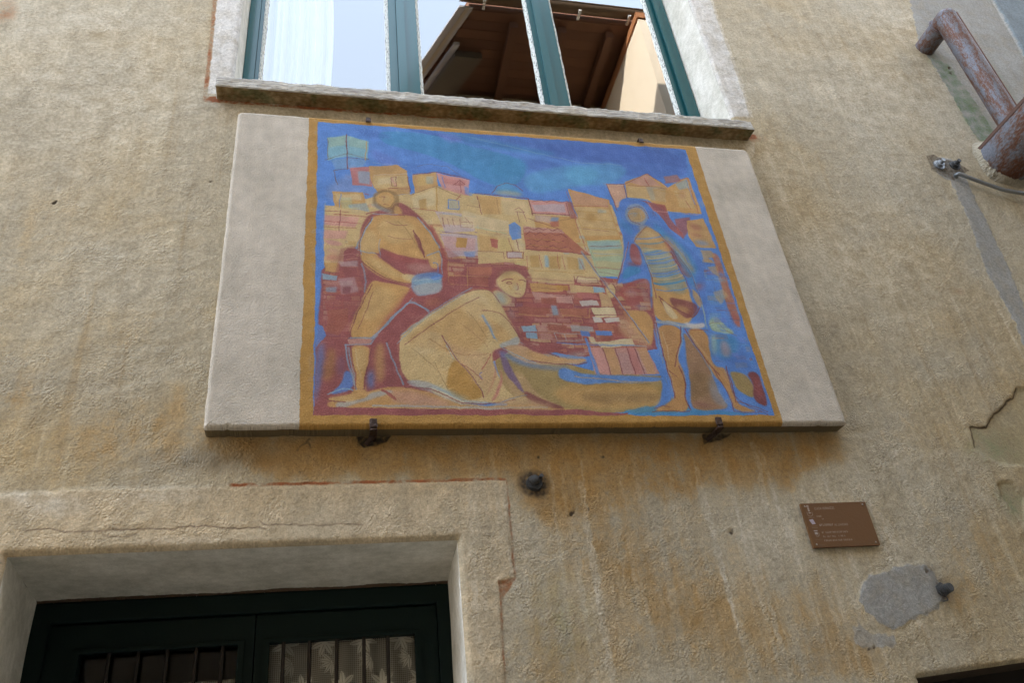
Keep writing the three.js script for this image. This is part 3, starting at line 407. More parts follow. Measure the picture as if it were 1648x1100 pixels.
// ================================================================ THE PAINTED PANEL
const PX0 = -0.404, PX1 = 1.931, PY0 = 2.829, PY1 = 4.308, PZ = 0.066;
{
  const pal = { gold: '#bd9049', blue: '#5f8ed9', blue2: '#5a84d0', deep: '#4f70bd', teal: '#4a93c4', cyan: '#62aad2', violet: '#7f84d6', violet2: '#7a6288', lightblue: '#8fb2c8', paleteal: '#8dbcc4', palegreen: '#aebf9c', lavender: '#c3b0b6', ochre: '#cda062', ochre2: '#c3925a', sand: '#d3b681', cream: '#dcc9a0', sandgreen: '#a8905c', sandpink: '#cda67c', sandbrown: '#a98058', brownsh: '#8d7048', yellow: '#d8bf74', pink: '#d49a90', pinkt: '#c7978a', pinkred: '#c77a72', peach: '#cfa58a', terracotta: '#b9745a', brick: '#a4604f', red: '#ad5c54', maroon: '#84474a', maroon2: '#9c5856', brown: '#7c5a44', bluegrey: '#8e9fb4', palegrey: '#b0b2b0', white: '#dcdcd4', white2: '#d6cdc4' };
  const strokes = [
['f','gold',0,1,[253,-9,1806,-10,1806,1321,262,1307]],
['f','blue',0,1,[285,27,1758,31,1785,1263,301,1257]],
['s','deep',0,0.75,[581,-5,870,-2,1221,10,1481,19,1763,20,1765,150,1621,118,1407,137,1206,115,1008,100,816,72,627,44]],
['s','deep',0,0.7,[1088,51,1370,51,1720,38,1749,169,1654,211,1471,209,1303,147,1153,137]],
['s','deep',0,0.6,[1077,144,1213,155,1227,230,1117,223,1060,189]],
['s','teal',0,0.75,[486,52,698,43,862,101,1029,138,1071,194,1023,295,916,303,805,218,669,149,531,130]],
['s','teal',0,0.6,[927,181,1029,138,1074,167,1063,221,991,259,922,239]],
['s','cyan',0,0.6,[1037,236,1197,176,1394,138,1488,150,1442,228,1333,270,1232,278,1128,324,1056,323]],
['s','cyan',0,0.55,[1208,189,1325,165,1365,202,1308,272,1222,266]],
['s','teal',0,0.5,[723,10,915,48,1109,90,1208,101,1154,127,959,105,768,63]],
['s','violet',0,0.45,[722,34,818,38,827,84,755,85]],
['s','violet',0,0.35,[463,137,575,190,596,252,507,228]],
['s','deep',0,0.5,[395,45,486,52,578,83,486,102]],
['l','lightblue',2.3,0.5,[865,53,1082,103,1277,149,1457,146]],
['l','lightblue',1.725,0.4,[580,25,770,36,962,64]],
['s','blue2',0,0.8,[575,213,759,215,916,303,1053,349,1173,346,1120,381,936,339,848,277,710,258,596,267]],
['s','lavender',0,0.25,[311,352,484,221,617,296,482,427,333,437]],
['f','sand',0,1,[315,453,482,391,624,363,720,319,856,345,1056,361,1210,362,1232,440,1377,362,1395,532,1362,706,1011,705,815,687,691,612,480,568,322,710]],
['h','terracotta',0,0.28,[315,453,482,391,624,363,720,319,856,345,1056,361,1210,362,1232,440,1377,362,1395,532,1362,706,1011,705,815,687,691,612,480,568,322,710]],
['f','sandgreen',0,1,[851,1002,1193,1099,1428,1116,1441,1251,887,1249]],
['s','sandpink',0,0.6,[862,1107,963,1106,1050,1219,927,1240]],
['f','maroon2',0,1,[303,736,397,627,480,623,734,609,1014,678,1373,722,1456,796,1429,1009,1160,1045,933,1013,660,1197,400,1239,304,1255,302,1024]],
['k','brick',0,1,[691,612,1014,678,1368,723,1362,852,1408,1004,1161,1038,933,1013,807,793,683,772]],
['k','maroon',0,1,[318,736,463,624,457,831,399,988,324,989]],
['f','paleteal',0,0.85,[321,109,388,86,472,113,467,204,391,198,323,223]],
['f','palegreen',0,0.5,[323,109,388,86,389,141,329,160]],
['f','palegreen',0,0.4,[395,92,468,114,467,152,400,146]],
['f','lightblue',0,0.5,[336,222,396,204,462,210,451,249,352,264]],
['l','maroon',2.3,0.9,[390,82,394,260]],
['l','brown',1.38,0.8,[314,221,391,182,471,203]],
['l','brown',1.38,0.7,[391,204,471,206]],
['l','ochre',2.3,0.8,[465,114,458,211]],
['l','brown',1.38,0.8,[323,112,325,213]],
['l','brown',1.725,0.8,[344,271,400,256]],
['l','brown',1.725,0.7,[346,273,360,339]],
['f','pinkred',0,0.9,[402,253,484,240,479,338,413,337]],
['f','lightblue',0,0.7,[431,269,480,265,472,330,433,327]],
['f','ochre',0,0.95,[471,241,574,225,608,251,615,364,509,384,483,338,475,293]],
['f','sand',0,0.8,[484,289,607,273,612,327,487,349]],
['f','cream',0,0.6,[501,300,573,282,572,312,501,330]],
['l','white',2.3,0.45,[488,283,607,266]],
['l','pink',4.6,0.7,[555,295,563,328]],
['l','maroon',1.61,0.8,[550,287,568,285,567,331,551,332,550,287]],
['l','maroon',1.61,0.8,[540,342,616,339]],
['l','maroon',1.84,0.9,[611,281,615,354]],
['f','ochre',0,0.95,[343,373,450,370,461,428,460,471,355,470]],
['f','cream',0,0.55,[354,384,439,380,446,406,358,412]],
['f','palegreen',0,0.5,[371,400,409,397,414,460,376,463]],
['f','lightblue',0,0.6,[397,433,461,417,469,462,409,472]],
['l','yellow',2.3,0.6,[347,387,444,383]],
['l','yellow',2.3,0.6,[354,418,439,418]],
['l','yellow',1.84,0.6,[357,450,435,447]],
['l','blue',1.84,0.7,[373,382,365,464]],
['f','sand',0,0.9,[312,439,482,461,460,542,428,593,319,578]],
['f','pink',0,0.8,[315,484,435,487,422,533,316,529]],
['f','pink',0,0.75,[317,551,397,551,389,590,317,589]],
['l','red',2.07,0.9,[351,479,460,483]],
['l','red',1.84,0.9,[314,512,439,515]],
['l','red',1.725,0.8,[318,537,426,538]],
['l','maroon',1.725,0.8,[313,464,397,467]],
['l','yellow',1.84,0.7,[318,430,316,495]],
['f','sand',0,0.9,[320,591,389,585,382,692,334,715,321,684]],
['s','pink',0,0.8,[319,589,381,601,377,623,328,615]],
['s','pinkred',0,0.6,[325,658,377,650,369,682,325,684]],
['s','pink',0,0.7,[324,631,373,634,373,647,327,647]],
['f','ochre',0,0.9,[322,694,370,692,370,728,326,730]],
['l','brown',1.61,0.8,[324,697,326,728,366,731]],
['l','maroon',1.725,0.8,[371,458,368,553]],
['f','ochre',0,0.95,[627,271,715,251,720,319,633,362]],
['f','yellow',0,0.4,[645,276,698,265,698,314,643,325]],
['f','lightblue',0,0.4,[677,273,705,270,703,308,675,310]],
['f','pink',0,0.95,[715,251,838,278,827,359,733,330]],
['f','pinkred',0,0.5,[737,271,824,286,817,311,739,305]],
['l','maroon',1.84,0.9,[630,267,729,246,839,275]],
['l','brown',1.38,0.5,[647,225,689,209,759,215,807,262]],
['l','blue',2.3,0.7,[737,268,743,323]],
['f','blue',0,0.6,[817,311,848,327,841,358,815,348]],
['l','maroon',1.61,0.8,[776,308,801,281,822,304,776,305]],
['l','maroon',1.61,0.8,[803,281,801,343]],
['f','sand',0,1,[615,370,711,320,796,356,849,400,842,489,676,477,622,417]],
['f','cream',0,0.6,[619,381,706,332,702,411,625,440]],
['f','gold',0,0.6,[645,391,672,383,674,436,647,438]],
['l','brown',1.61,0.8,[615,370,711,320,799,368]],
['l','gold',2.76,0.8,[711,326,709,440]],
['f','lightblue',0,0.35,[753,383,784,387,781,429,750,425]],
['l','blue2',2.07,0.9,[753,383,789,387,786,426,750,425,753,383]],
['l','red',1.84,0.8,[780,384,798,356]],
['l','red',1.61,0.8,[621,431,709,440]],
['f','lavender',0,0.8,[700,440,834,446,839,524,734,542]],
['f','sand',0,0.7,[711,454,845,454,842,495,719,503]],
['l','maroon',1.725,0.7,[725,468,731,514]],
['l','maroon',1.38,0.6,[743,473,750,507]],
['l','maroon',1.38,0.6,[761,471,765,506]],
['l','maroon',1.38,0.6,[788,470,789,510]],
['l','maroon',1.38,0.6,[810,474,812,509]],
['l','violet2',2.99,0.7,[721,537,840,547]],
['l','lightblue',2.3,0.6,[726,450,847,460]],
['f','lavender',0,0.9,[712,543,844,547,841,637,736,647]],
['f','pink',0,0.5,[720,554,837,559,832,615,725,621]],
['f','gold',0,0.9,[770,557,808,560,800,603,765,602]],
['f','blue',0,0.5,[790,623,834,618,828,643,797,644]],
['f','sand',0,1,[856,345,1056,361,1067,430,1061,511,855,523]],
['f','ochre',0,0.7,[860,357,949,350,940,439,876,443]],
['f','cream',0,0.4,[948,363,1046,368,1047,435,954,441]],
['s','cyan',0,0.7,[913,335,935,302,969,286,1011,296,1044,343]],
['s','sand',0,0.6,[913,338,950,319,1020,326,1044,346]],
['l','maroon',1.84,0.8,[917,337,940,301,975,283,1012,289,1037,319]],
['l','maroon',1.84,0.9,[852,342,935,345,1055,355]],
['l','brown',1.38,0.6,[932,358,933,436]],
['l','maroon',1.84,0.9,[860,357,869,444]],
['l','maroon',2.76,0.9,[1052,355,1059,434]],
['l','maroon',1.61,0.7,[994,414,1012,401,1030,424,993,423]],
['l','maroon',1.61,0.7,[1002,423,1006,473]],
['l','maroon',1.61,0.7,[1025,424,1034,468]],
['f','sand',0,0.9,[795,368,863,375,865,459,797,457]],
['l','brown',1.38,0.6,[819,405,865,411]],
['f','cream',0,0.7,[800,428,870,452,969,470,959,523,794,510]],
['l','maroon',1.38,0.6,[791,487,831,484,830,508,789,510]],
['l','maroon',1.38,0.6,[806,463,822,491]],
['l','palegreen',3.45,0.5,[843,507,949,529]],
['l','violet2',2.3,0.7,[837,530,950,544]],
['f','sand',0,0.95,[846,530,975,545,990,651,838,672]],
['f','ochre',0,0.6,[849,541,916,548,909,614,847,614]],
['f','yellow',0,0.35,[920,554,965,557,964,608,919,610]],
['f','red',0,0.85,[890,556,919,560,913,600,891,595]],
['f','lavender',0,0.8,[945,615,999,612,996,640,947,642]],
['f','cream',0,0.6,[974,551,1006,549,1009,609,977,607]],
['l','maroon',1.61,0.7,[956,552,968,613]],
['l','maroon',1.61,0.7,[985,556,991,607]],
['l','maroon',1.84,0.9,[945,612,1004,612,1000,640,945,640,945,612]],
['l','maroon',1.61,0.7,[838,617,932,615,933,643]],
['f','blue',0,0.85,[963,488,987,471,1008,497,1006,549,969,557,963,528]],
['f','pink',0,1,[1056,364,1205,359,1200,430,1062,428]],
['f','lavender',0,0.8,[1063,385,1189,370,1187,416,1069,415]],
['l','maroon',1.61,0.7,[1065,369,1100,358,1122,368,1148,357,1176,364,1201,356]],
['l','maroon',2.53,0.9,[1060,425,1200,427]],
['l','maroon',1.84,0.8,[1197,366,1201,436]],
['f','ochre',0,1,[1066,433,1223,435,1224,554,1153,572,1061,511]],
['f','lavender',0,0.6,[1066,433,1127,435,1127,471,1067,463]],
['f','blue',0,0.6,[1131,441,1160,439,1152,464,1124,460]],
['f','red',0,0.7,[1119,466,1158,457,1153,487,1125,486]],
['l','maroon',1.61,0.8,[1041,453,1161,499]],
['l','brown',1.495,0.7,[1163,454,1233,434]],
['f','maroon2',0,0.7,[1201,356,1225,361,1227,441,1203,442]],
['f','terracotta',0,1,[1017,496,1163,505,1232,588,1248,610,1014,600]],
['f','pinkt',0,0.8,[1018,490,1161,499,1168,516,1019,519]],
['l','maroon',1.84,0.8,[1021,505,1036,495,1052,508,1073,495,1090,506,1110,496,1127,507,1147,497,1160,508]],
['l','maroon',1.84,0.8,[1023,528,1040,515,1057,529,1077,516,1094,529,1117,516,1136,530,1156,520,1175,533]],
['l','maroon',1.84,0.8,[1023,559,1043,547,1060,560,1080,548,1099,561,1122,548,1141,561,1163,551]],
['l','maroon',1.84,0.8,[1015,588,1035,573,1052,589,1074,574,1093,590,1118,574,1139,590,1169,577,1189,593]],
['l','gold',2.3,0.6,[1020,545,1155,558]],
['l','gold',2.3,0.6,[1026,576,1174,591]],
['l','maroon',2.3,0.8,[1014,597,1138,599,1257,613]],
['f','sand',0,1,[1009,606,1247,616,1271,721,1014,716]],
['f','gold',0,0.5,[1024,627,1061,625,1054,676,1023,677]],
['f','gold',0,0.5,[1088,624,1139,624,1131,678,1090,680]],
['f','gold',0,0.45,[1161,626,1203,627,1204,680,1158,682]],
['f','lightblue',0,0.75,[1080,622,1093,621,1091,674,1075,675]],
['f','lightblue',0,0.6,[1203,624,1221,629,1218,679,1199,680]],
['l','red',1.495,0.7,[1015,628,1009,683]],
['l','red',1.495,0.7,[1062,620,1063,681]],
['l','red',1.495,0.7,[1126,617,1126,681]],
['l','red',1.495,0.7,[1144,621,1146,683]],
['l','red',1.495,0.7,[1207,629,1217,685]],
['l','gold',2.3,0.7,[1004,684,1225,690]],
['f','ochre',0,1,[1215,292,1371,338,1371,410,1385,530,1355,590,1250,596,1232,440]],
['f','sand',0,0.7,[1229,379,1363,382,1378,515,1243,523]],
['f','pinkt',0,0.5,[1223,304,1366,338,1365,376,1228,373]],
['l','gold',2.53,0.5,[1233,404,1359,407]],
['l','gold',2.53,0.5,[1237,440,1367,444]],
['l','gold',2.53,0.5,[1244,482,1369,486]],
['s','gold',0,0.6,[1261,408,1309,414,1312,453,1264,450]],
['f','lightblue',0,0.4,[1317,392,1352,389,1350,405,1315,407]],
['l','red',1.61,0.8,[1208,305,1225,483,1243,610]],
['l','maroon',1.38,0.6,[1244,488,1344,494]],
['l','red',1.61,0.7,[1222,380,1361,370]],
['f','palegreen',0,0.95,[1248,547,1380,533,1376,632,1353,704,1264,708]],
['f','lightblue',0,0.5,[1252,552,1374,539,1377,575,1256,587]],
['f','sand',0,0.6,[1260,592,1376,580,1375,609,1265,621]],
['f','sand',0,0.5,[1262,638,1370,638,1360,667,1269,677]],
['l','maroon',1.61,0.8,[1258,572,1379,563]],
['l','red',1.61,0.8,[1257,666,1359,673]],
['l','maroon',1.38,0.6,[1272,688,1353,701]],
['l','lightblue',2.3,0.5,[1265,604,1372,604]],
['f','ochre',0,1,[1455,240,1559,185,1629,253,1704,200,1733,191,1740,297,1744,384,1591,379,1526,320,1450,319]],
['f','peach',0,1,[1376,253,1448,251,1445,319,1399,380,1392,361]],
['f','sand',0,0.7,[1462,260,1540,253,1535,325,1450,319]],
['f','pinkt',0,0.8,[1471,239,1559,188,1604,248,1515,249]],
['f','lightblue',0,0.4,[1540,253,1618,254,1606,333,1541,325]],
['f','ochre',0,0.6,[1564,265,1623,253,1624,345,1564,336]],
['f','terracotta',0,0.7,[1626,193,1687,181,1701,214,1628,233]],
['f','lightblue',0,0.6,[1666,230,1721,198,1726,245,1679,262]],
['s','red',0,0.6,[1671,276,1701,261,1697,300,1672,315]],
['f','sand',0,0.6,[1653,264,1717,259,1720,357,1658,355]],
['l','white',1.61,0.6,[1376,253,1447,254,1559,185,1629,253]],
['l','maroon',1.84,0.9,[1374,254,1453,250,1559,185,1630,250]],
['l','maroon',1.84,0.9,[1376,257,1396,392]],
['l','maroon',1.84,0.9,[1447,254,1449,325]],
['l','red',2.3,0.8,[1543,213,1552,246]],
['l','red',1.61,0.8,[1623,233,1728,191,1729,382]],
['l','red',2.3,0.7,[1692,320,1702,365]],
['l','blue2',2.3,0.7,[1719,205,1725,337]],
['l','maroon',1.495,0.7,[1462,256,1541,250,1592,256,1627,260]],
['l','gold',2.3,0.6,[1568,271,1691,281]],
['f','red',0,0.8,[1494,328,1598,347,1603,416,1637,488,1635,519,1595,472,1561,397]],
['f','maroon2',0,0.6,[1522,339,1596,353,1594,410,1576,399]],
['l','pink',2.07,0.8,[1525,326,1544,382,1569,384,1728,389]],
['f','blue',0,0.9,[1601,378,1726,395,1733,407,1614,434]],
['f','red',0,0.75,[1623,415,1688,404,1675,455,1636,512,1619,477]],
['f','ochre',0,0.95,[1670,424,1744,407,1753,493,1758,554,1677,552,1656,493]],
['s','maroon2',0,0.45,[1676,430,1720,440,1723,471,1678,467]],
['s','maroon2',0,0.4,[1669,480,1718,489,1713,508,1670,498]],
['s','blue',0,0.55,[1676,516,1740,525,1730,543,1675,540]],
['s','blue2',0,1,[1407,335,1450,319,1524,333,1550,401,1611,514,1650,560,1699,646,1692,788,1700,895,1680,1099,1590,1001,1606,845,1597,679,1538,506,1453,511,1401,602,1356,690,1387,574,1406,423]],
['s','teal',0,0.6,[1524,427,1588,503,1647,572,1662,676,1615,707,1586,622,1538,506]],
['s','teal',0,0.5,[1408,407,1434,467,1444,506,1413,513,1395,454]],
['h','blue',0,1,[1407,335,1450,319,1524,333,1550,401,1611,514,1650,560,1699,646,1692,788,1700,895,1680,1099,1590,1001,1606,845,1597,679,1538,506,1453,511,1401,602,1356,690,1387,574,1406,423]],
['f','red',0,0.35,[724,596,815,687,1005,678,1006,785,723,796,696,719]],
['f','red',0,0.25,[1000,706,1326,724,1296,1006,958,976]],
['f','maroon2',0,0.8,[799,671,1006,673,1014,718,945,703,876,732,807,793,721,822]],
['f','terracotta',0,0.9,[802,688,885,684,877,722,800,720]],
['f','brick',0,0.9,[795,731,868,727,865,759,792,762]],
['l','ochre',1.61,0.7,[735,664,728,775]],
['l','ochre',1.61,0.7,[706,724,872,727]],
['l','ochre',1.61,0.7,[798,688,792,773]],
['l','ochre',1.38,0.6,[725,765,865,765]],
['f','sand',0,1,[1018,677,1262,694,1270,727,1022,721]],
['f','sand',0,0.9,[1018,716,1177,720,1173,747,1020,742]],
['f','cream',0,0.7,[1180,714,1262,716,1268,738,1185,741]],
['l','maroon',1.61,0.8,[1177,709,1177,739]],
['l','maroon',1.61,0.8,[1190,711,1258,716,1263,741,1181,739,1190,711]],
['f','ochre',0,0.95,[1010,748,1127,754,1125,781,1014,785]],
['f','gold',0,0.8,[1105,752,1147,753,1144,775,1102,774]],
['f','sand',0,0.9,[1153,748,1274,757,1270,781,1152,783]],
['f','lightblue',0,0.9,[1238,755,1278,759,1279,778,1238,779]],
['f','pinkt',0,0.9,[1014,785,1093,793,1089,819,1024,816]],
['f','brick',0,0.9,[1042,810,1108,808,1100,837,1043,836]],
['f','pinkt',0,0.95,[1097,795,1154,801,1156,830,1096,829]],
['l','maroon',1.61,0.8,[1087,798,1154,798,1156,827]],
['f','pinkred',0,0.8,[1174,784,1246,787,1251,808,1180,805]],
['f','white2',0,0.9,[1178,816,1241,814,1247,835,1183,839]],
['f','sand',0,0.8,[1257,776,1291,791,1302,854,1255,840]],
['f','brick',0,0.9,[955,849,1067,851,1068,877,960,880]],
['f','lightblue',0,0.7,[1073,840,1095,840,1094,878,1076,881]],
['f','terracotta',0,0.9,[1106,855,1200,847,1199,878,1107,878]],
['l','ochre',1.84,0.8,[960,880,1062,889]],
['l','ochre',1.84,0.8,[1107,880,1203,885,1214,846]],
['f','cream',0,1,[1216,846,1300,838,1302,880,1225,887]],
['l','maroon',1.84,0.9,[1214,846,1300,838,1306,872,1220,877,1216,846]],
['f','white2',0,0.95,[1214,883,1247,887,1248,905,1217,905]],
['f','white2',0,0.95,[1255,889,1310,882,1312,900,1261,907]],
['f','lightblue',0,0.9,[959,930,1010,923,1012,948,965,952]],
['f','pinkt',0,0.8,[1010,923,1045,923,1046,947,1016,948]],
['f','brick',0,0.9,[1050,917,1118,921,1115,943,1051,942]],
['f','palegrey',0,0.8,[1131,920,1210,923,1211,944,1132,945]],
['f','lightblue',0,0.9,[971,954,1011,953,1012,978,974,978]],
['f','pinkt',0,0.7,[1019,953,1062,954,1063,979,1020,980]],
['l','palegrey',1.84,0.7,[1071,952,1165,955,1165,982,1075,984,1071,952]],
['l','palegrey',1.84,0.7,[1105,953,1109,983]],
['f','blue',0,0.85,[1163,940,1193,944,1194,964,1164,962]],
['f','blue',0,0.9,[1216,938,1273,940,1274,960,1217,958]],
['f','terracotta',0,0.9,[1226,908,1292,911,1297,944,1232,936]],
['f','brick',0,0.9,[1280,917,1328,931,1334,971,1283,957]],
['f','brick',0,0.85,[1226,958,1274,957,1279,982,1230,983]],
['f','cream',0,0.9,[1186,964,1207,964,1216,991,1194,991]],
['f','cream',0,0.95,[1213,983,1343,968,1347,996,1226,1008]],
['l','blue2',2.3,0.8,[1074,991,1193,998,1343,996]],
['f','maroon2',0,0.8,[992,1002,1124,1000,1078,1025,998,1021]],
['s','palegrey',0,0.5,[1097,1034,1164,1019,1169,1043,1111,1058]],
['f','pinkt',0,0.95,[1176,1009,1385,1005,1412,1107,1187,1114]],
['f','pink',0,0.8,[1187,1008,1226,1008,1242,1113,1208,1113]],
['f','ochre',0,0.7,[1230,1008,1270,1007,1281,1110,1246,1113]],
['f','pinkred',0,0.6,[1314,1006,1341,1006,1355,1107,1324,1110]],
['f','ochre',0,0.6,[1349,1006,1385,1005,1399,1107,1369,1107]],
['l','maroon',2.07,0.8,[1230,1008,1242,1113]],
['l','maroon',2.07,0.8,[1274,1007,1283,1110]],
['l','maroon',2.07,0.8,[1315,1001,1327,1108]],
['l','maroon',2.07,0.8,[1342,1001,1360,1107]],
['l','lightblue',2.76,0.6,[1181,989,1386,1000]],
['l','blue',5.75,0.8,[1176,972,1185,1045,1196,1109]],
['l','blue',3.45,0.6,[1185,1023,1202,1109]],
['s','sandgreen',0,1,[929,1048,1070,1082,1191,1116,1419,1116,1413,1242,1087,1245,993,1197,950,1129]],
['s','ochre',0,0.7,[1060,1151,1226,1155,1412,1149,1400,1242,1108,1241,1033,1197]],
['s','gold',0,0.45,[1029,1152,1186,1141,1413,1145,1407,1173,1224,1169]],
['s','blue',0,0.9,[1065,1082,1129,1105,1202,1113,1419,1116,1415,1135,1271,1141,1132,1151,1062,1133]],
['l','ochre',2.3,0.7,[1116,1119,1272,1136,1415,1135]],
['s','brownsh',0,0.5,[1122,1174,1262,1187,1403,1173,1399,1207,1257,1219,1133,1214]],
['s','teal',0,0.8,[1251,1250,1317,1232,1404,1223,1552,1242,1785,1263,1249,1261]],
['f','maroon2',0,0.5,[373,629,428,612,458,704,461,831,428,929,399,1022,364,1198,315,1255,302,1024,321,884,328,811,358,734]],
['f','red',0,0.4,[368,695,448,699,458,781,418,881,399,976,341,931,325,860,359,810]],
['f','brick',0,0.8,[337,884,398,870,399,929,370,977,334,966]],
['l','pink',1.84,0.5,[381,655,434,647]],
['l','pink',1.84,0.5,[377,676,434,668]],
['f','lavender',0,0.6,[367,684,448,678,463,698,374,708]],
['f','maroon2',0,0.8,[374,708,428,705,434,746,390,753]],
['f','lightblue',0,0.8,[316,736,366,744,362,764,319,761]],
['f','pinkt',0,0.5,[321,766,414,762,410,783,327,786]],
['f','lightblue',0,0.6,[327,791,363,789,359,814,328,811]],
['f','lavender',0,0.5,[366,754,422,747,430,807,375,819]],
['f','maroon',0,0.7,[378,789,406,788,406,813,379,814]],
['l','red',1.61,0.8,[322,811,383,819,383,872,333,874]],
['l','red',1.61,0.8,[313,860,325,845,341,912,319,955]],
['l','maroon2',1.725,0.9,[321,840,359,834,352,873]],
['l','maroon2',1.725,0.9,[311,925,328,927,330,955,315,957,311,925]],
['f','blue',0,0.8,[300,932,323,943,331,978,306,1024]],
['s','blue',0,0.6,[299,1113,309,1024,331,989,326,1112,310,1198,304,1239]],
['s','gold',0,0.5,[329,1090,343,1023,362,1027,363,1112,341,1147,327,1134]],
['s','violet2',0,0.4,[362,1057,392,1045,392,1112,372,1134]],
['s','maroon2',0,0.95,[450,486,503,454,569,406,602,418,675,500,714,597,729,691,731,796,770,716,675,922,591,1019,549,1110,570,1165,473,1176,452,1021,477,879,438,781,428,626]],
['s','red',0,0.8,[676,477,718,588,735,664,724,770,694,719,683,612]],
['s','maroon2',0,0.9,[544,1020,573,984,588,1110,578,1165,510,1163,481,1111,487,974,528,902]],
['s','ochre',0,0.7,[479,1012,510,997,511,1133,485,1154]],
['s','blue',0,0.85,[387,1099,411,1107,425,1159,378,1185,342,1185,385,1151]],
['s','blue',0,0.7,[463,1093,478,1111,477,1163,455,1172]],
['s','ochre',0,0.95,[328,1214,400,1198,511,1159,586,1163,661,1180,735,1219,811,1229,950,1219,1108,1241,1107,1250,657,1244,364,1243]],
['s','palegrey',0,0.8,[357,1214,436,1197,492,1172,548,1176,491,1197,418,1218,373,1239]],
['s','pinkt',0,0.6,[510,1176,585,1167,660,1197,734,1229,546,1231]],
['l','red',5.75,0.8,[503,1172,539,1202]],
['f','maroon2',0,1,[302,1227,658,1238,1108,1241,1271,1255,1269,1261,301,1257]],
['l','palegrey',4.6,0.7,[473,1225,658,1229,830,1236,1008,1232]],
['s','ochre',0,1,[477,479,529,464,589,463,637,474,682,534,709,605,715,643,667,667,563,645,521,653,505,622,487,676,459,664,428,620,434,585,456,528]],
['s','sand',0,0.5,[492,501,567,479,627,509,633,559,564,605,509,589]],
['s','maroon2',0,0.9,[501,608,562,651,646,663,705,665,685,733,601,739,548,705,508,659]],
['s','red',0,0.6,[505,622,583,658,667,667,666,683,582,682,521,653]],
['s','pinkt',0,0.55,[582,682,688,677,677,715,610,723]],
['s','maroon',0,0.8,[621,538,641,581,659,646,647,641,624,577]],
['l','maroon',2.76,0.9,[621,535,637,570,655,652]],
['l','bluegrey',3.45,0.8,[479,484,460,536,434,598,424,626]],
['l','bluegrey',2.76,0.8,[637,474,678,540,709,605]],
['l','bluegrey',2.3,0.7,[505,581,501,622,504,654]],
['s','sand',0,0.6,[434,604,460,547,493,545,501,595,488,644,447,646]],
['c','bluegrey',2.76,0.8,[430,631,459,645,488,639,504,659]],
['s','ochre',0,1,[438,641,488,649,532,690,577,724,626,748,616,769,559,766,503,743,462,709,438,673]],
['s','sand',0,0.5,[447,651,492,665,540,705,585,740,539,742,487,707]],
['c','maroon',2.3,0.8,[442,678,487,728,559,766,633,769]],
['c','maroon2',2.3,0.8,[492,644,537,687,581,727]],
['c','bluegrey',3.45,0.7,[444,689,458,740,450,806]],
['s','sand',0,0.95,[569,725,618,728,650,752,633,769,580,755]],
['s','ochre',0,0.95,[666,599,708,616,714,665,695,703,670,694,668,645]],
['s','sand',0,0.6,[669,635,703,633,699,692,678,693]],
['c','bluegrey',2.99,0.8,[664,646,690,628,716,621,709,718]],
['c','blue2',2.3,0.7,[683,677,692,671,700,687,694,714]],
['s','bluegrey',0,1,[601,754,610,733,665,715,709,718,706,797,639,819,611,815]],
['s','lightblue',0,0.8,[605,749,663,741,708,734,706,760,641,768,608,770]],
['s','deep',0,0.6,[609,739,665,715,709,713,697,735,642,742]],
['s','blue',0,0.8,[664,736,711,718,709,739,679,751]],
['s','palegrey',0,0.8,[608,770,709,755,706,797,643,814,615,810]],
['l','white',1.61,0.5,[609,754,663,747,701,735]],
['s','ochre',0,1,[478,754,518,768,575,776,608,785,578,827,556,877,515,938,475,993,403,988,410,929,438,856,458,791]],
['s','sand',0,0.35,[478,780,538,788,557,827,496,903,457,928,437,880]],
['s','maroon2',0,0.85,[608,770,598,813,618,825,705,812,703,847,657,874,606,826,577,842]],
['s','red',0,0.7,[557,852,603,785,623,820,576,866,515,941,483,974,515,914]],
['c','bluegrey',4.6,0.9,[472,989,515,936,566,872,602,831,657,874]],
['c','bluegrey',2.3,0.7,[598,836,629,850,660,883]],
['s','terracotta',0,0.6,[638,834,705,817,695,848,657,864]],
['f','pinkt',0,0.8,[399,990,475,986,468,1005,403,1013]],
['l','bluegrey',3.45,0.8,[403,986,475,984]],
['l','bluegrey',2.76,0.8,[392,1013,468,1007,491,974]],
['s','ochre',0,1,[407,1013,467,1012,463,1066,452,1111,447,1165,466,1193,400,1214,335,1210,346,1198,393,1193,425,1168,422,1111,411,1063]],
['s','sand',0,0.5,[414,1022,460,1017,455,1089,437,1111,425,1089]],
['s','sand',0,0.5,[346,1198,400,1189,436,1197,400,1210,346,1210]],
['c','bluegrey',3.91,0.9,[392,1013,396,1067,411,1111,425,1168]],
['l','lightblue',1.61,0.6,[399,1022,411,1089,422,1133]],
['c','maroon',2.3,0.8,[471,1012,467,1066,451,1122,447,1168]],
['l','maroon',1.84,0.8,[335,1198,346,1210,393,1214]],
['c','lightblue',2.76,0.8,[342,1185,385,1159,414,1172]],
['s','brownsh',0,0.75,[482,391,496,361,531,346,571,361,578,408,568,450,550,468,516,453,486,432]],
['s','ochre',0,1,[489,391,518,359,553,365,560,409,544,440,504,431]],
['s','sand',0,0.6,[504,390,531,370,548,387,539,417,513,413]],
['s','bluegrey',0,0.6,[487,409,508,434,542,446,555,465,516,459,486,432]],
['s','ochre',0,0.9,[556,421,582,431,585,466,555,468]],
['c','maroon',1.38,0.7,[506,390,517,383,526,388]],
['c','maroon',1.265,0.6,[519,421,530,417,538,423]],
['l','maroon',1.15,0.5,[522,388,519,409]],
['l','red',2.3,0.8,[457,376,470,381]],
['c','maroon2',3.45,0.8,[460,471,495,449,537,475,589,466]],
['c','bluegrey',2.3,0.7,[482,467,524,470,568,467]],
['s','sand',0,1,[553,985,594,936,677,873,764,807,830,776,882,790,898,841,924,903,949,976,950,1003,871,1014,848,1038,862,1107,893,1197,952,1197,949,1223,832,1214,793,1219,735,1223,661,1175,577,1143,556,1088]],
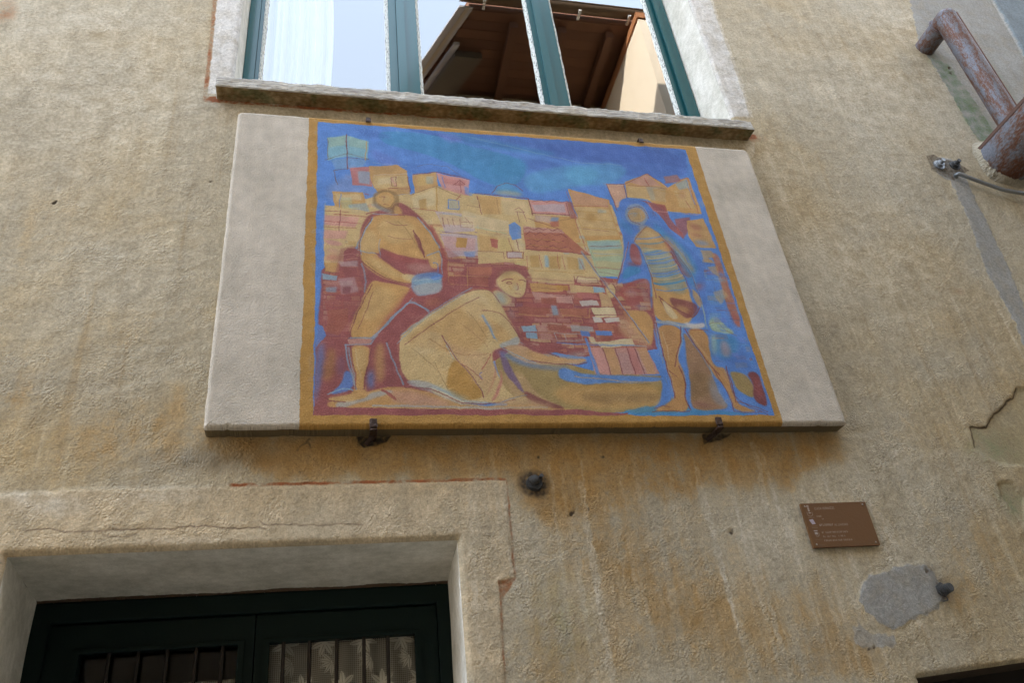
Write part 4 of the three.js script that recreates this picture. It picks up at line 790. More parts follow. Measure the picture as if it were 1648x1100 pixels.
['s','ochre',0,0.6,[573,984,654,923,761,845,847,817,859,917,830,1015,747,1051,669,1018,610,1019]],
['s','cream',0,0.35,[763,815,839,786,870,842,838,918,778,895]],
['s','cream',0,0.3,[592,996,653,947,712,969,668,1041,609,1053]],
['s','gold',0,0.95,[693,1153,723,1051,764,1085,808,1175,806,1201,754,1214,706,1188]],
['s','sandpink',0,0.6,[699,982,749,1016,848,1038,862,1107,834,1197,798,1153,752,1086]],
['c','maroon',2.53,0.8,[696,970,724,1040,763,1097,808,1170,810,1197]],
['c','lightblue',1.84,0.7,[706,1007,726,1058]],
['s','red',0,0.85,[861,1049,862,1107,837,1164,805,1208,842,1153,859,1098]],
['s','pinkred',0,0.8,[876,1084,879,1134,853,1197,828,1219,861,1157,873,1116]],
['c','red',1.84,0.7,[848,1038,833,1073,815,1096]],
['c','violet',2.07,0.6,[814,1108,798,1112,812,1130]],
['c','maroon2',1.84,0.7,[749,1076,783,1099,812,1135]],
['s','palegrey',0,0.8,[568,1137,644,1136,717,1197,774,1214,833,1206,792,1227,716,1219,642,1171,586,1158]],
['s','lightblue',0,0.6,[643,1149,700,1171,744,1197,775,1201,735,1210,680,1184]],
['s','cream',0,0.8,[662,1162,717,1201,758,1214,742,1221,687,1197,642,1171]],
['c','maroon',2.3,0.8,[570,1163,643,1158,698,1197,754,1223,832,1219,912,1206]],
['c','maroon2',3.45,0.8,[559,985,551,1043,559,1110,578,1154]],
['c','bluegrey',2.53,0.7,[565,973,635,904,742,816,808,777]],
['c','bluegrey',3.45,0.8,[518,1002,542,1088,567,1154]],
['s','violet2',0,0.85,[879,1014,899,1061,924,1129,946,1183,931,1174,899,1134,877,1073]],
['s','maroon',0,0.8,[946,1170,992,1201,1072,1236,1047,1241,970,1219,937,1188]],
['s','sandpink',0,0.6,[833,1208,913,1197,991,1210,1048,1236,947,1241,849,1236]],
['c','bluegrey',1.61,0.7,[863,1214,913,1197,949,1188]],
['s','sand',0,1,[834,868,885,867,926,916,951,964,950,1003,871,1014,846,954]],
['s','ochre',0,0.6,[833,881,880,917,936,979,872,1004]],
['c','bluegrey',4.6,0.9,[833,888,850,927,866,978]],
['s','palegrey',0,0.5,[836,893,859,917,867,966,853,942]],
['s','palegrey',0,0.9,[872,1004,915,984,951,964,950,1003,895,1014]],
['s','sandpink',0,1,[888,1004,955,1003,1019,1026,1074,1054,1159,1048,1170,1062,1134,1072,1081,1072,987,1078,927,1060]],
['s','ochre',0,0.6,[953,1017,1033,1040,1138,1048,1093,1067,988,1069]],
['c','maroon',2.3,0.8,[959,1003,1025,1026,1074,1049]],
['c','maroon',2.3,0.8,[969,1060,1050,1073,1123,1077,1165,1067]],
['c','bluegrey',2.3,0.6,[951,993,995,1017,1041,1044]],
['s','blue2',0,0.7,[875,1014,928,1056,1007,1083,1111,1086,1099,1098,985,1092,918,1070,881,1037]],
['c','lightblue',2.3,0.6,[884,1009,929,1046,992,1069]],
['s','maroon2',0,0.9,[924,861,943,915,962,976,977,993,1016,1011,1078,1025,1033,1040,965,1017,943,955]],
['s','palegrey',0,0.6,[920,861,936,865,945,900,933,896]],
['s','sand',0,0.9,[871,790,893,779,934,804,942,827,921,845,892,841]],
['s','lightblue',0,0.5,[880,790,905,789,927,830,900,846]],
['s','maroon2',0,0.95,[860,791,868,733,898,689,961,675,1003,695,1007,732,986,728,945,703,899,726,890,769]],
['s','sand',0,1,[896,732,927,703,972,696,1003,732,1000,775,977,807,946,814,914,789,895,763]],
['s','ochre',0,0.4,[907,726,966,707,994,738,985,770,938,762]],
['s','brownsh',0,0.5,[895,721,928,693,986,690,1001,711,967,702,912,726]],
['s','lightblue',0,0.7,[892,753,902,784,938,809,963,813,934,809,901,789]],
['s','bluegrey',0,0.5,[958,740,968,771,971,787,958,782]],
['c','maroon2',2.3,0.9,[914,744,933,730,954,734]],
['c','maroon',1.84,0.9,[929,751,940,743,953,750,939,756,929,751]],
['c','maroon',1.84,0.9,[976,739,990,733,997,743]],
['c','maroon2',1.84,0.9,[954,795,966,792,974,797]],
['c','maroon2',1.84,0.7,[966,750,972,776,962,782]],
['c','maroon2',3.45,0.8,[1002,738,1002,775,981,807]],
['l','gold',2.3,0.5,[938,764,945,780]],
['s','ochre',0,1,[1439,530,1489,503,1541,512,1564,564,1579,651,1598,736,1600,791,1598,858,1566,909,1509,895,1441,892,1452,796,1471,656]],
['s','sand',0,0.6,[1458,535,1524,525,1548,595,1558,681,1553,765,1492,762,1481,656]],
['c','blue',3.45,0.8,[1453,559,1502,556,1551,535]],
['c','blue',3.45,0.8,[1460,593,1511,585,1559,565]],
['c','blue',3.45,0.8,[1468,628,1512,626,1566,600]],
['c','teal',3.45,0.8,[1470,662,1513,666,1577,640]],
['c','blue',3.45,0.8,[1468,696,1509,706,1589,674]],
['c','teal',2.99,0.7,[1470,730,1515,744,1594,713]],
['c','blue',2.99,0.7,[1474,757,1528,771,1596,747]],
['c','gold',2.76,0.6,[1459,576,1515,567,1553,550]],
['c','gold',2.76,0.6,[1469,645,1517,646,1571,623]],
['c','gold',2.76,0.6,[1469,713,1514,725,1588,697]],
['l','palegrey',2.99,0.8,[1443,536,1458,605,1470,685]],
['s','red',0,0.9,[1556,535,1574,546,1584,587,1606,621,1617,678,1628,695,1602,702,1584,651,1566,600]],
['s','deep',0,0.6,[1576,558,1592,575,1595,604,1579,587]],
['s','deep',0,0.5,[1596,622,1608,633,1611,661,1594,651]],
['s','maroon',0,0.8,[1514,788,1560,798,1614,812,1615,844,1571,888,1540,863,1517,821]],
['s','ochre',0,0.7,[1526,820,1589,835,1568,862,1538,852]],
['l','maroon',2.76,0.9,[1476,790,1522,837,1588,877,1623,833]],
['l','maroon',2.3,0.8,[1479,800,1498,864]],
['s','cream',0,0.8,[1485,795,1514,832,1535,884,1502,885,1487,848]],
['s','palegrey',0,0.9,[1436,892,1501,890,1538,910,1615,903,1630,918,1553,925,1497,906,1438,902]],
['s','white2',0,0.8,[1547,894,1582,904,1627,892,1625,918,1563,925]],
['l','palegreen',2.99,0.7,[1614,752,1637,795,1632,871,1630,918]],
['s','ochre',0,0.8,[1612,741,1636,778,1630,844,1610,807]],
['s','red',0,0.7,[1619,729,1660,722,1640,762]],
['s','blue2',0,0.5,[1411,391,1435,346,1485,323,1525,352,1515,422,1472,461,1425,452]],
['s','bluegrey',0,0.9,[1419,406,1443,358,1486,342,1520,378,1512,428,1482,461,1443,457,1423,434]],
['s','ochre',0,0.75,[1431,406,1449,376,1482,364,1507,388,1503,423,1478,446,1447,442,1433,424]],
['s','gold',0,0.5,[1446,395,1489,380,1496,417,1462,438]],
['s','bluegrey',0,0.7,[1454,401,1472,387,1472,412,1456,419]],
['c','bluegrey',1.84,0.7,[1433,409,1456,395,1475,399]],
['c','palegrey',1.61,0.6,[1481,393,1494,404,1484,430]],
['c','brownsh',1.38,0.6,[1453,432,1469,428,1481,430]],
['s','ochre',0,0.7,[1464,456,1513,459,1526,489,1476,492]],
['s','teal',0,0.55,[1496,466,1555,493,1607,574,1637,677,1636,762,1610,746,1593,633,1556,535]],
['s','ochre',0,0.5,[1509,477,1551,511,1578,570,1551,559,1511,514]],
['s','blue2',0,1,[1408,538,1444,530,1457,657,1453,769,1440,850,1432,823,1436,714,1400,702,1348,732,1326,746,1361,662]],
['s','red',0,0.9,[1416,549,1440,548,1448,629,1433,658,1396,626]],
['s','maroon2',0,0.7,[1390,632,1441,641,1433,658,1386,655]],
['s','lavender',0,0.4,[1404,608,1445,623,1441,641,1396,626]],
['s','teal',0,0.8,[1376,655,1433,658,1432,686,1386,705,1349,723]],
['s','blue',0,1,[1332,741,1390,705,1461,663,1453,769,1460,713,1395,727]],
['s','red',0,0.9,[1332,768,1376,728,1448,703,1454,741,1436,850,1415,861,1364,842,1340,800]],
['s','brick',0,0.7,[1363,750,1442,731,1441,780,1363,772]],
['s','lavender',0,0.5,[1356,761,1398,760,1396,792,1359,794]],
['s','blue2',0,0.4,[1376,825,1427,824,1426,850,1380,852]],
['s','palegrey',0,0.5,[1410,726,1431,737,1432,823,1419,797]],
['s','ochre',0,0.95,[1362,852,1422,850,1434,902,1408,1004,1381,980,1342,905,1325,853]],
['s','sandpink',0,0.7,[1325,853,1393,967,1410,994,1385,1005,1326,969,1297,931]],
['s','brick',0,0.6,[1300,815,1330,827,1361,904,1338,905,1309,864]],
['c','maroon2',2.76,0.8,[1412,543,1376,632,1327,741]],
['c','lavender',2.3,0.6,[1397,574,1356,690]],
['s','sand',0,1,[1284,753,1310,736,1325,752,1319,784,1302,807,1282,791]],
['c','maroon',2.07,0.8,[1313,741,1324,757,1318,790,1303,801]],
['l','maroon',1.38,0.7,[1297,758,1314,763]],
['l','maroon',1.38,0.7,[1291,775,1311,779]],
['l','bluegrey',3.45,0.9,[1219,597,1262,694,1303,774,1352,879,1398,985]],
['l','maroon',1.38,0.7,[1226,600,1266,697,1306,785,1354,889,1391,975]],
['l','palegrey',1.38,0.7,[1224,594,1271,694,1315,785]],
['s','blue',0,1,[1429,902,1433,992,1426,1126,1443,1196,1397,1237,1359,1237,1402,1196,1418,1102,1421,1004]],
['s','sandbrown',0,0.95,[1539,926,1567,1002,1594,1076,1600,1124,1609,1196,1636,1242,1490,1246,1489,1196,1520,1101,1521,1002]],
['s','brownsh',0,0.6,[1507,1101,1588,1100,1592,1172,1514,1219,1493,1196]],
['s','blue',0,0.95,[1535,905,1530,1002,1513,1077,1513,1149,1492,1219,1507,1246,1470,1219,1488,1125,1491,1053,1523,977]],
['s','maroon',0,0.6,[1508,1210,1557,1224,1609,1228,1555,1230,1504,1224]],
['s','bluegrey',0,0.5,[1597,1100,1614,1177,1636,1242,1580,1219,1570,1172]],
['s','ochre2',0,1,[1445,902,1532,915,1520,977,1487,1053,1495,1077,1501,1125,1480,1196,1487,1242,1429,1246,1361,1246,1381,1230,1434,1207,1448,1184,1448,1126,1439,1066,1442,991]],
['s','sandbrown',0,0.4,[1456,928,1516,926,1498,1003,1464,1053,1447,1029]],
['c','maroon',2.3,0.9,[1443,902,1441,994,1441,1078,1449,1159,1445,1196]],
['c','maroon',2.3,0.9,[1532,915,1518,977,1485,1040,1472,1077]],
['c','maroon',2.3,0.9,[1486,1077,1500,1130,1483,1182,1479,1219,1491,1242]],
['c','bluegrey',3.45,0.7,[1437,907,1435,984,1431,1063]],
['c','lightblue',2.3,0.7,[1538,910,1527,977,1496,1033]],
['c','maroon',1.84,0.8,[1443,1087,1453,1102,1468,1116]],
['l','maroon',1.61,0.7,[1363,1237,1396,1223,1420,1230]],
['c','maroon',1.84,0.8,[1357,1246,1422,1242,1486,1246]],
['s','ochre2',0,1,[1545,920,1629,923,1612,1026,1617,1076,1658,1080,1657,1148,1658,1196,1670,1219,1741,1252,1639,1247,1646,1205,1630,1148,1607,1115,1594,1076,1570,992]],
['s','sandbrown',0,0.4,[1555,936,1615,939,1603,1026,1587,1014]],
['c','maroon',2.53,0.9,[1544,926,1568,997,1600,1071,1627,1110]],
['c','maroon',2.07,0.8,[1610,1088,1624,1139,1644,1196,1641,1242]],
['c','maroon',2.3,0.9,[1659,1075,1663,1129,1663,1177,1657,1214]],
['c','maroon',1.84,0.8,[1662,1214,1711,1233,1761,1261]],
['c','maroon',1.61,0.7,[1639,1247,1704,1256,1750,1252]],
['c','blue2',3.45,0.7,[1668,1075,1667,1148,1669,1205]],
['c','lightblue',2.3,0.6,[1600,1071,1598,1115]],
['s','blue',0,1,[1704,645,1724,759,1724,895,1743,999,1761,1099,1704,1094,1624,1051,1636,949,1644,844,1674,704]],
['s','deep',0,0.5,[1650,949,1722,947,1744,1037,1762,1089,1687,1075,1641,1038]],
['s','teal',0,0.7,[1645,934,1736,947,1724,1024,1670,1050,1632,1036]],
['s','terracotta',0,0.9,[1728,571,1764,590,1759,701,1766,785,1768,867,1758,920,1741,894,1730,827,1732,730,1733,630]],
['s','red',0,0.6,[1731,841,1760,862,1758,920,1738,905]],
['s','ochre',0,0.5,[1742,673,1749,758,1749,813,1732,786]],
['s','palegreen',0,0.9,[1643,886,1677,864,1699,906,1742,942,1677,938,1641,928]],
['c','brownsh',1.84,0.6,[1643,902,1676,885,1690,922,1736,947]],
['s','pinkt',0,0.6,[1662,974,1689,964,1698,1015,1682,1040,1652,1030]],
['s','palegreen',0,0.7,[1631,949,1658,938,1642,1016,1622,1041]],
['s','sandgreen',0,1,[1669,1090,1725,1104,1740,1148,1735,1195,1708,1195,1672,1162,1669,1124]],
['s','maroon',0,1,[1726,1099,1774,1094,1774,1172,1770,1231,1741,1224,1726,1195,1743,1136]],
['s','red',0,0.5,[1737,1109,1773,1113,1767,1195,1744,1195]],
['s','blue',0,1,[1663,1196,1693,1214,1738,1231,1776,1242,1770,1261,1708,1242,1668,1224]],
['c','maroon',1.61,0.7,[1663,1210,1724,1233,1764,1252]],
['s','blue',0,1,[1736,135,1768,201,1769,430,1775,568,1783,812,1783,1023,1781,1195,1790,1195,1797,893,1777,461,1784,25,1761,27]],
['s','blue',0,1,[286,40,319,351,317,684,307,932,301,1112,295,1024,287,353]],
['l','blue2',3.45,0.7,[1759,105,1765,508,1773,894,1780,1242]],
['h','blue',0,1,[1696,557,1753,554,1783,812,1764,1099,1681,1095,1624,1051,1654,843]],
['f','ochre',0,0.7,[1690,564,1734,567,1742,597,1715,604,1734,627,1695,623]],
['f','ochre',0,0.6,[1699,646,1741,638,1737,690,1712,674]],
['f','sand',0,0.55,[1694,760,1732,747,1749,774,1709,814,1697,787]],
['l','brown',1.38,0.5,[569,420,593,477]],
['l','gold',2.3,0.5,[1034,693,1215,696]],
['l','maroon',1.38,0.5,[1008,727,1186,736]],
['l','maroon',1.38,0.5,[1017,764,1113,771]],
['l','white2',1.38,0.4,[484,221,608,229]],
['c','maroon',1.84,0.7,[1439,377,1479,355,1514,378,1513,422]],
['c','blue2',2.3,0.6,[1414,428,1428,458,1466,468]],
['l','maroon',1.495,0.6,[1465,546,1555,541]],
['l','maroon',1.495,0.5,[1499,683,1586,662]],
['k','terracotta',0,0.7,[1342,762,1445,714,1436,850,1366,852]],
['c','maroon',1.725,0.7,[572,1008,653,942,761,851,831,813]],
['c','sandbrown',2.875,0.5,[651,983,708,1028,787,1051,844,1038]],
['c','sandbrown',2.3,0.45,[756,920,814,967,842,1014]],
['c','brownsh',1.725,0.5,[666,1075,687,1131,700,1171]],
['c','maroon',1.61,0.6,[478,805,457,880,430,952]],
['c','brownsh',1.84,0.5,[567,496,608,538,623,593]],
['c','cream',2.875,0.4,[1458,940,1466,1003,1455,1053]],
['c','cream',2.875,0.35,[1561,951,1584,1006,1611,1066]],
['c','cream',2.3,0.4,[422,1026,429,1089,440,1133]],
['s','teal',0,0.4,[1444,530,1541,512,1579,651,1597,763,1541,776,1469,713]],
['c','blue',5.75,0.6,[1454,553,1502,559,1555,538]],
['c','blue2',5.75,0.6,[1464,599,1518,599,1567,576]],
['c','blue',5.75,0.6,[1470,639,1523,642,1577,617]],
['c','blue2',5.75,0.6,[1475,685,1521,694,1586,662]],
['c','teal',5.75,0.6,[1475,729,1525,741,1595,708]],
['c','sand',3.45,0.7,[1459,576,1513,576,1556,556]],
['c','sand',3.45,0.7,[1470,619,1518,620,1567,597]],
['c','sand',3.45,0.7,[1475,662,1522,668,1582,640]],
['c','sand',3.45,0.7,[1475,710,1525,719,1590,688]],
['c','maroon',1.84,0.8,[1443,536,1457,611,1469,713,1466,795]],
['c','maroon',1.84,0.8,[1541,512,1576,599,1594,691,1606,763]],
['s','bluegrey',0,0.6,[1469,456,1499,454,1510,496,1471,516]],
['c','maroon',1.725,0.7,[1434,405,1434,427,1446,445,1474,452]],
['c','maroon',1.84,0.8,[479,484,456,531,432,604,438,647]],
['c','maroon',1.84,0.7,[682,534,709,605,715,651]],
['c','maroon',1.725,0.7,[488,644,541,689,585,729]],
['c','maroon',1.84,0.8,[403,988,418,917,445,846,474,775]],
['c','maroon',1.84,0.8,[407,1013,414,1067,425,1120,424,1168]],
['c','maroon',1.725,0.8,[834,868,885,867,923,906,953,976]],
['c','maroon',1.725,0.7,[772,804,834,774,884,793,897,836]],
['c','maroon',1.725,0.8,[1544,926,1632,929]],
['c','maroon',1.725,0.8,[1658,1080,1657,1148,1659,1210,1741,1252]],
['s','ochre',0,0.85,[1430,536,1462,486,1502,463,1537,485,1566,535,1574,588,1505,568,1447,565]],
['s','sand',0,0.5,[1465,498,1504,475,1536,512,1496,539,1463,534]],
['c','blue',4.025,0.6,[1445,524,1494,527,1553,505]],
['c','teal',3.45,0.6,[1450,547,1504,550,1562,529]],
['c','maroon',1.61,0.8,[1432,542,1462,489,1502,463]],
['c','maroon',1.61,0.8,[1537,485,1570,540,1595,645]],
['s','red',0,0.7,[1545,518,1573,528,1592,575,1567,576]],
['s','ochre',0,0.6,[1547,487,1589,521,1628,591,1647,677,1627,678,1596,598]],
['c','blue2',2.3,0.7,[1575,516,1589,545]],
['c','blue2',2.3,0.7,[1599,545,1611,580]],
['c','blue2',2.3,0.7,[1619,585,1629,626]],
['c','brownsh',2.3,0.7,[504,419,521,438,542,434,556,410]],
['c','brownsh',1.61,0.6,[491,385,509,363,540,357,561,380]],
['c','maroon',1.38,0.7,[528,498,566,524,601,511]],
['c','maroon',1.38,0.6,[535,565,577,585,616,572]],
['c','brownsh',1.61,0.6,[455,678,491,718,535,747]],
['c','brownsh',1.61,0.5,[780,870,822,918,841,981]],
['c','brownsh',1.61,0.5,[595,1019,647,1064,676,1109]],
['f','gold',0,1,[253,-16,1808,-17,1758,31,285,27]],
['f','gold',0,1,[1806,-10,1806,1321,1785,1263,1758,31]],
['f','gold',0,1,[262,1307,1806,1321,1785,1263,301,1257]],
['f','gold',0,1,[253,-9,285,27,301,1257,262,1307]],
['c','lightblue',1.84,0.6,[1538,506,1597,575,1630,666,1636,762]],
['c','maroon',1.495,0.6,[1544,524,1601,598,1635,706,1636,817]],
['c','lightblue',1.61,0.7,[481,490,458,536,434,604,442,652]],
['c','lightblue',1.61,0.7,[641,479,682,545,708,611]],
['c','lightblue',1.495,0.7,[552,1001,610,934,703,857,781,802]],
['c','lightblue',1.495,0.7,[472,993,519,936,572,871,606,826]],
['c','lightblue',1.495,0.7,[403,1022,407,1076,420,1124]],
['c','lightblue',1.495,0.6,[837,883,857,937,873,990]],
['c','lightblue',1.495,0.6,[1445,547,1460,617,1473,718]],
['c','palegrey',1.38,0.5,[1447,907,1444,1004,1447,1092,1450,1173]],
['c','palegrey',1.38,0.5,[703,982,731,1051,770,1108,808,1175]]
];
  const CW = 2048, CH = Math.round(CW * (PY1 - PY0) / (PX1 - PX0)), c = makeCanvas(CW, CH), x = c.getContext('2d');
  x.fillStyle = '#c0b7a9'; x.fillRect(0, 0, CW, CH); x.lineJoin = x.lineCap = 'round';
  const path = (p, sm, closed) => {
    x.beginPath(); const n = p.length / 2, P = i => [p[((i + n) % n) * 2], p[((i + n) % n) * 2 + 1]];
    if (!sm) { for (let i = 0; i < n; i++) i ? x.lineTo(...P(i)) : x.moveTo(...P(i)); if (closed) x.closePath(); return; }
    if (closed) { const [a, b] = P(n - 1), [e, f] = P(0); x.moveTo((a + e) / 2, (b + f) / 2); for (let i = 0; i < n; i++) { const q = P(i), r = P(i + 1); x.quadraticCurveTo(q[0], q[1], (q[0] + r[0]) / 2, (q[1] + r[1]) / 2); } x.closePath(); }
    else { x.moveTo(...P(0)); for (let i = 1; i < n - 1; i++) { const q = P(i), r = P(i + 1); x.quadraticCurveTo(q[0], q[1], i === n - 2 ? r[0] : (q[0] + r[0]) / 2, i === n - 2 ? r[1] : (q[1] + r[1]) / 2); } if (n === 2) x.lineTo(...P(1)); }
  };
  for (const [op, col, w, al, p] of strokes) {
    x.globalAlpha = al;
    if (op === 'h' || op === 'k') {                        // scattered dry strokes, or courses of rough blocks, inside an outline
      x.save(); path(p, false, true); x.clip(); let ax = 1e9, ay = 1e9, bx = 0, by = 0; for (let i = 0; i < p.length; i += 2) { ax = Math.min(ax, p[i]); bx = Math.max(bx, p[i]); ay = Math.min(ay, p[i + 1]); by = Math.max(by, p[i + 1]); }
      if (op === 'h') { const cs = col === 'blue' ? ['#4a93c4', '#62aad2', '#4768bc', '#7f84d6', '#8fb2c8', '#517dd2', '#cda062', '#9c5856'] : ['#b9745a', '#d8bf74', '#c3b0b6', '#8fb2c8', '#bb9350', '#d49a90', '#dcc9a0', '#aebf9c']; const many = col === 'blue' ? 60 : 420; for (let k = 0; k < many; k++) { x.globalAlpha = 0.14 + rnd() * 0.34; x.fillStyle = cs[Math.floor(rnd() * cs.length)]; x.fillRect(ax + rnd() * (bx - ax), ay + rnd() * (by - ay), 14 + rnd() * 60, 3 + rnd() * 20); } for (let k = 0; k < many * 0.4; k++) { x.globalAlpha = 0.3 + rnd() * 0.4; x.strokeStyle = rnd() > 0.4 ? '#7d4146' : '#7c5a44'; x.lineWidth = 1.6; const X = ax + rnd() * (bx - ax), Y = ay + rnd() * (by - ay), l = 16 + rnd() * 50; x.beginPath(); x.moveTo(X, Y); if (rnd() > 0.35) x.lineTo(X + l, Y + rnd() * 5); else x.lineTo(X + 4, Y + l * 0.6); x.stroke(); } }
      else { const cs = ['#a5605a', '#b06a5c', '#b97a62', '#c08a6c', '#cda090', '#94616a', '#b4705c', '#a5605a', '#b48a78', '#cbb090', '#d3b681']; for (let Y = ay; Y < by; Y += 20) for (let X = ax - rnd() * 50; X < bx;) { const w2 = 26 + rnd() * 60; x.globalAlpha = al * (0.55 + rnd() * 0.4); x.fillStyle = cs[Math.floor(rnd() * cs.length)]; x.fillRect(X, Y + rnd() * 3, w2 - 4, 17 - rnd() * 4); if (rnd() > 0.6) { x.strokeStyle = rnd() > 0.5 ? '#c9a468' : '#7d4146'; x.lineWidth = 1.8; x.strokeRect(X, Y + 1, w2 - 4, 16); } X += w2; } }
      x.restore(); continue;
    }
    x.filter = op === 's' ? (al < 0.75 ? 'blur(7px)' : 'blur(2.2px)') : op === 'f' && al < 0.8 ? 'blur(2px)' : 'none';
    if (op === 'f' || op === 's') { x.fillStyle = pal[col]; path(p, op === 's', true); x.fill(); }
    else { x.strokeStyle = pal[col]; x.lineWidth = w * 1.55; path(p, op === 'c', false); x.stroke(); }
  }
  x.globalAlpha = 1; x.filter = 'none';
  // the hand of the painter: wavering edges, dry brush, pigment lying thick and thin
  const src = x.getImageData(0, 0, CW, CH).data, grey = [192, 183, 169];
  const map = pixelTex(CW, CH, (u, v, o) => {
    const X = u * CW, Y = (1 - v) * CH - 1;
    const a = noise(X / 40, Y / 40, 200) * 4 + noise(X / 5, Y / 5, 201) * 2, b = noise(X / 40, Y / 40, 202) * 4 + noise(X / 5, Y / 5, 203) * 2;
    const i = clamp(Math.round(X + a), 0, CW - 1), j = clamp(Math.round(Y + b), 0, CH - 1), k = (j * CW + i) * 4;
    let r = src[k], g = src[k + 1], bl = src[k + 2];
    const bare = Math.abs(r - grey[0]) < 4 && Math.abs(g - grey[1]) < 4 && Math.abs(bl - grey[2]) < 4;
    const n1 = fbm(X / 170, Y / 170, 3, 210), n2 = noise(X / 34, Y / 34, 211), n3 = noise((X * 0.8 + Y * 0.6) / 4.4, (Y * 0.8 - X * 0.6) / 4.4, 212), n4 = noise((X * 0.53 + Y * 0.85) / 2.3, (Y * 0.53 - X * 0.85) / 2.3, 213);
    if (bare) { const dr = fbm(X / 30, Y / 420, 3, 214), pit = sstep(0.36, 0.5, noise(X / 3.1, Y / 3.1, 215)) * 0.22, m = (1 + n1 * 0.10 + n2 * 0.06 + n3 * 0.08 + n4 * 0.12 + dr * 0.035) * (1 - pit); r *= m; g *= m; bl *= m * (1 + n1 * 0.01); }
    else {
      const ang = noise(X / 120, Y / 120, 220) * 3.2, bx = X * Math.cos(ang) + Y * Math.sin(ang), by = -X * Math.sin(ang) + Y * Math.cos(ang), br = noise(bx / 38, by / 5, 221), dry = sstep(0.12, 0.5, br * 0.8 + n3 * 0.35 + n2 * 0.3);
      const i2 = clamp(Math.round(X + n2 * 34 + br * 20), 0, CW - 1), j2 = clamp(Math.round(Y + n1 * 20 + br * 14), 0, CH - 1), k2 = (j2 * CW + i2) * 4, q = 0.16 * clamp(0.5 + n2 * 1.2);
      r = mix(r, src[k2], q); g = mix(g, src[k2 + 1], q); bl = mix(bl, src[k2 + 2], q);
      r = mix(r, 206, dry * 0.16); g = mix(g, 186, dry * 0.16); bl = mix(bl, 160, dry * 0.16);
      const l = r * 0.3 + g * 0.55 + bl * 0.15, m = 0.92 * (1 + br * 0.13 + n1 * 0.07 + n2 * 0.08 + n3 * 0.10 + n4 * 0.12); r = mix(r, l, 0.02) * m; g = mix(g, l, 0.02) * m; bl = mix(bl, l, 0.02) * m;
    }
    o[0] = r; o[1] = g; o[2] = bl;
  }, true, false);
  map.wrapS = map.wrapT = THREE.ClampToEdgeWrapping;
  map.repeat.set(1 / (PX1 - PX0), 1 / (PY1 - PY0)); map.offset.set(-PX0 / (PX1 - PX0), -PY0 / (PY1 - PY0));
  // slab: rings from the wall round the softened edge, then the face
  const N = 720, w = PX1 - PX0, h = PY1 - PY0, per = 2 * (w + h), base = [];
  const cr = 0.03;
  for (let k = 0; k < N; k++) {
    let t = k / N * per, p, nn;
    if (t < w) { p = [PX0 + t, PY0]; nn = [0, -1]; } else if (t < w + h) { p = [PX1, PY0 + t - w]; nn = [1, 0]; } else if (t < 2 * w + h) { p = [PX1 - (t - w - h), PY1]; nn = [0, 1]; } else { p = [PX0, PY1 - (t - 2 * w - h)]; nn = [-1, 0]; }
    const top = p[1] > (PY0 + PY1) / 2, r = top ? cr : 0.012, cx = clamp(p[0], PX0 + r, PX1 - r), cy = clamp(p[1], PY0 + r, PY1 - r), ox = p[0] - cx, oy = p[1] - cy;
    if (ox && oy) { const l = Math.hypot(ox, oy); p = [cx + ox / l * r, cy + oy / l * r]; nn = [ox / l, oy / l]; }
    const chip = sstep(0.34, 0.5, noise(k / N * 150, 7, 233)) * 0.006, wv = 0.004 * fbm(k / N * 60, 2.5, 2, 230) + 0.0016 * noise(k / N * 260, 1, 231) - chip;
    base.push([p[0] + nn[0] * wv, p[1] + nn[1] * wv, nn[0], nn[1], p[0], p[1]]);
  }
  const rings = [[0, 0.0, 0]], er = 0.017; for (let s = 0; s <= 6; s++) { const a = s / 6 * Math.PI / 2; rings.push([er * (1 - Math.cos(a)), PZ - er + er * Math.sin(a), a]); } for (const d of [0.022, 0.03, 0.045, 0.07]) rings.push([d, PZ, Math.PI / 2]);
  const pos = [], nor = [], uv = [], idx = [], low = [];
  rings.forEach(([d, z, a], ri) => { for (let k = 0; k < N; k++) { const [px, py, ax, ay] = base[k], lim = ri === 0 ? 0 : 1, fade = d < 0.03 ? 0 : 1, ll = 0.0016 * noise(k / N * 300, ri * 0.4, 232) * lim; pos.push(clamp((fade ? base[k][4] : px) - ax * d, PX0 + d, PX1 - d), clamp((fade ? base[k][5] : py) - ay * d, PY0 + d, PY1 - d), z - (ri === 0 ? 0.012 : 0) + ll * (ri > 0 && ri < 8 ? 1 : 0)); const l = Math.hypot(ax * Math.cos(a), ay * Math.cos(a), Math.sin(a)); nor.push(ax * Math.cos(a) / l, ay * Math.cos(a) / l, Math.sin(a) / l); const e = 0.006; uv.push(clamp(px - ax * d, PX0 + e, PX1 - e), clamp(py - ay * d, PY0 + e, PY1 - e)); } });
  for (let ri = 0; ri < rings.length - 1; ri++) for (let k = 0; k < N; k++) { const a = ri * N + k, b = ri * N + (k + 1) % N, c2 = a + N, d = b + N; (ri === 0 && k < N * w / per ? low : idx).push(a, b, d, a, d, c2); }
  const L = (rings.length - 1) * N, cen = pos.length / 3; pos.push((PX0 + PX1) / 2, (PY0 + PY1) / 2, PZ); nor.push(0, 0, 1); uv.push((PX0 + PX1) / 2, (PY0 + PY1) / 2);
  for (let k = 0; k < N; k++) idx.push(L + k, L + (k + 1) % N, cen);
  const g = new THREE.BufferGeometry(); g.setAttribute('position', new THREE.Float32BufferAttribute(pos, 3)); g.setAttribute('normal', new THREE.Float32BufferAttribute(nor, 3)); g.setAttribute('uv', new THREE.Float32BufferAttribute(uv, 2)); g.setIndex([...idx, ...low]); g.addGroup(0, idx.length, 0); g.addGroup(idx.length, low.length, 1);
  const bump = scaled(fineBump, 1 / 0.55); 
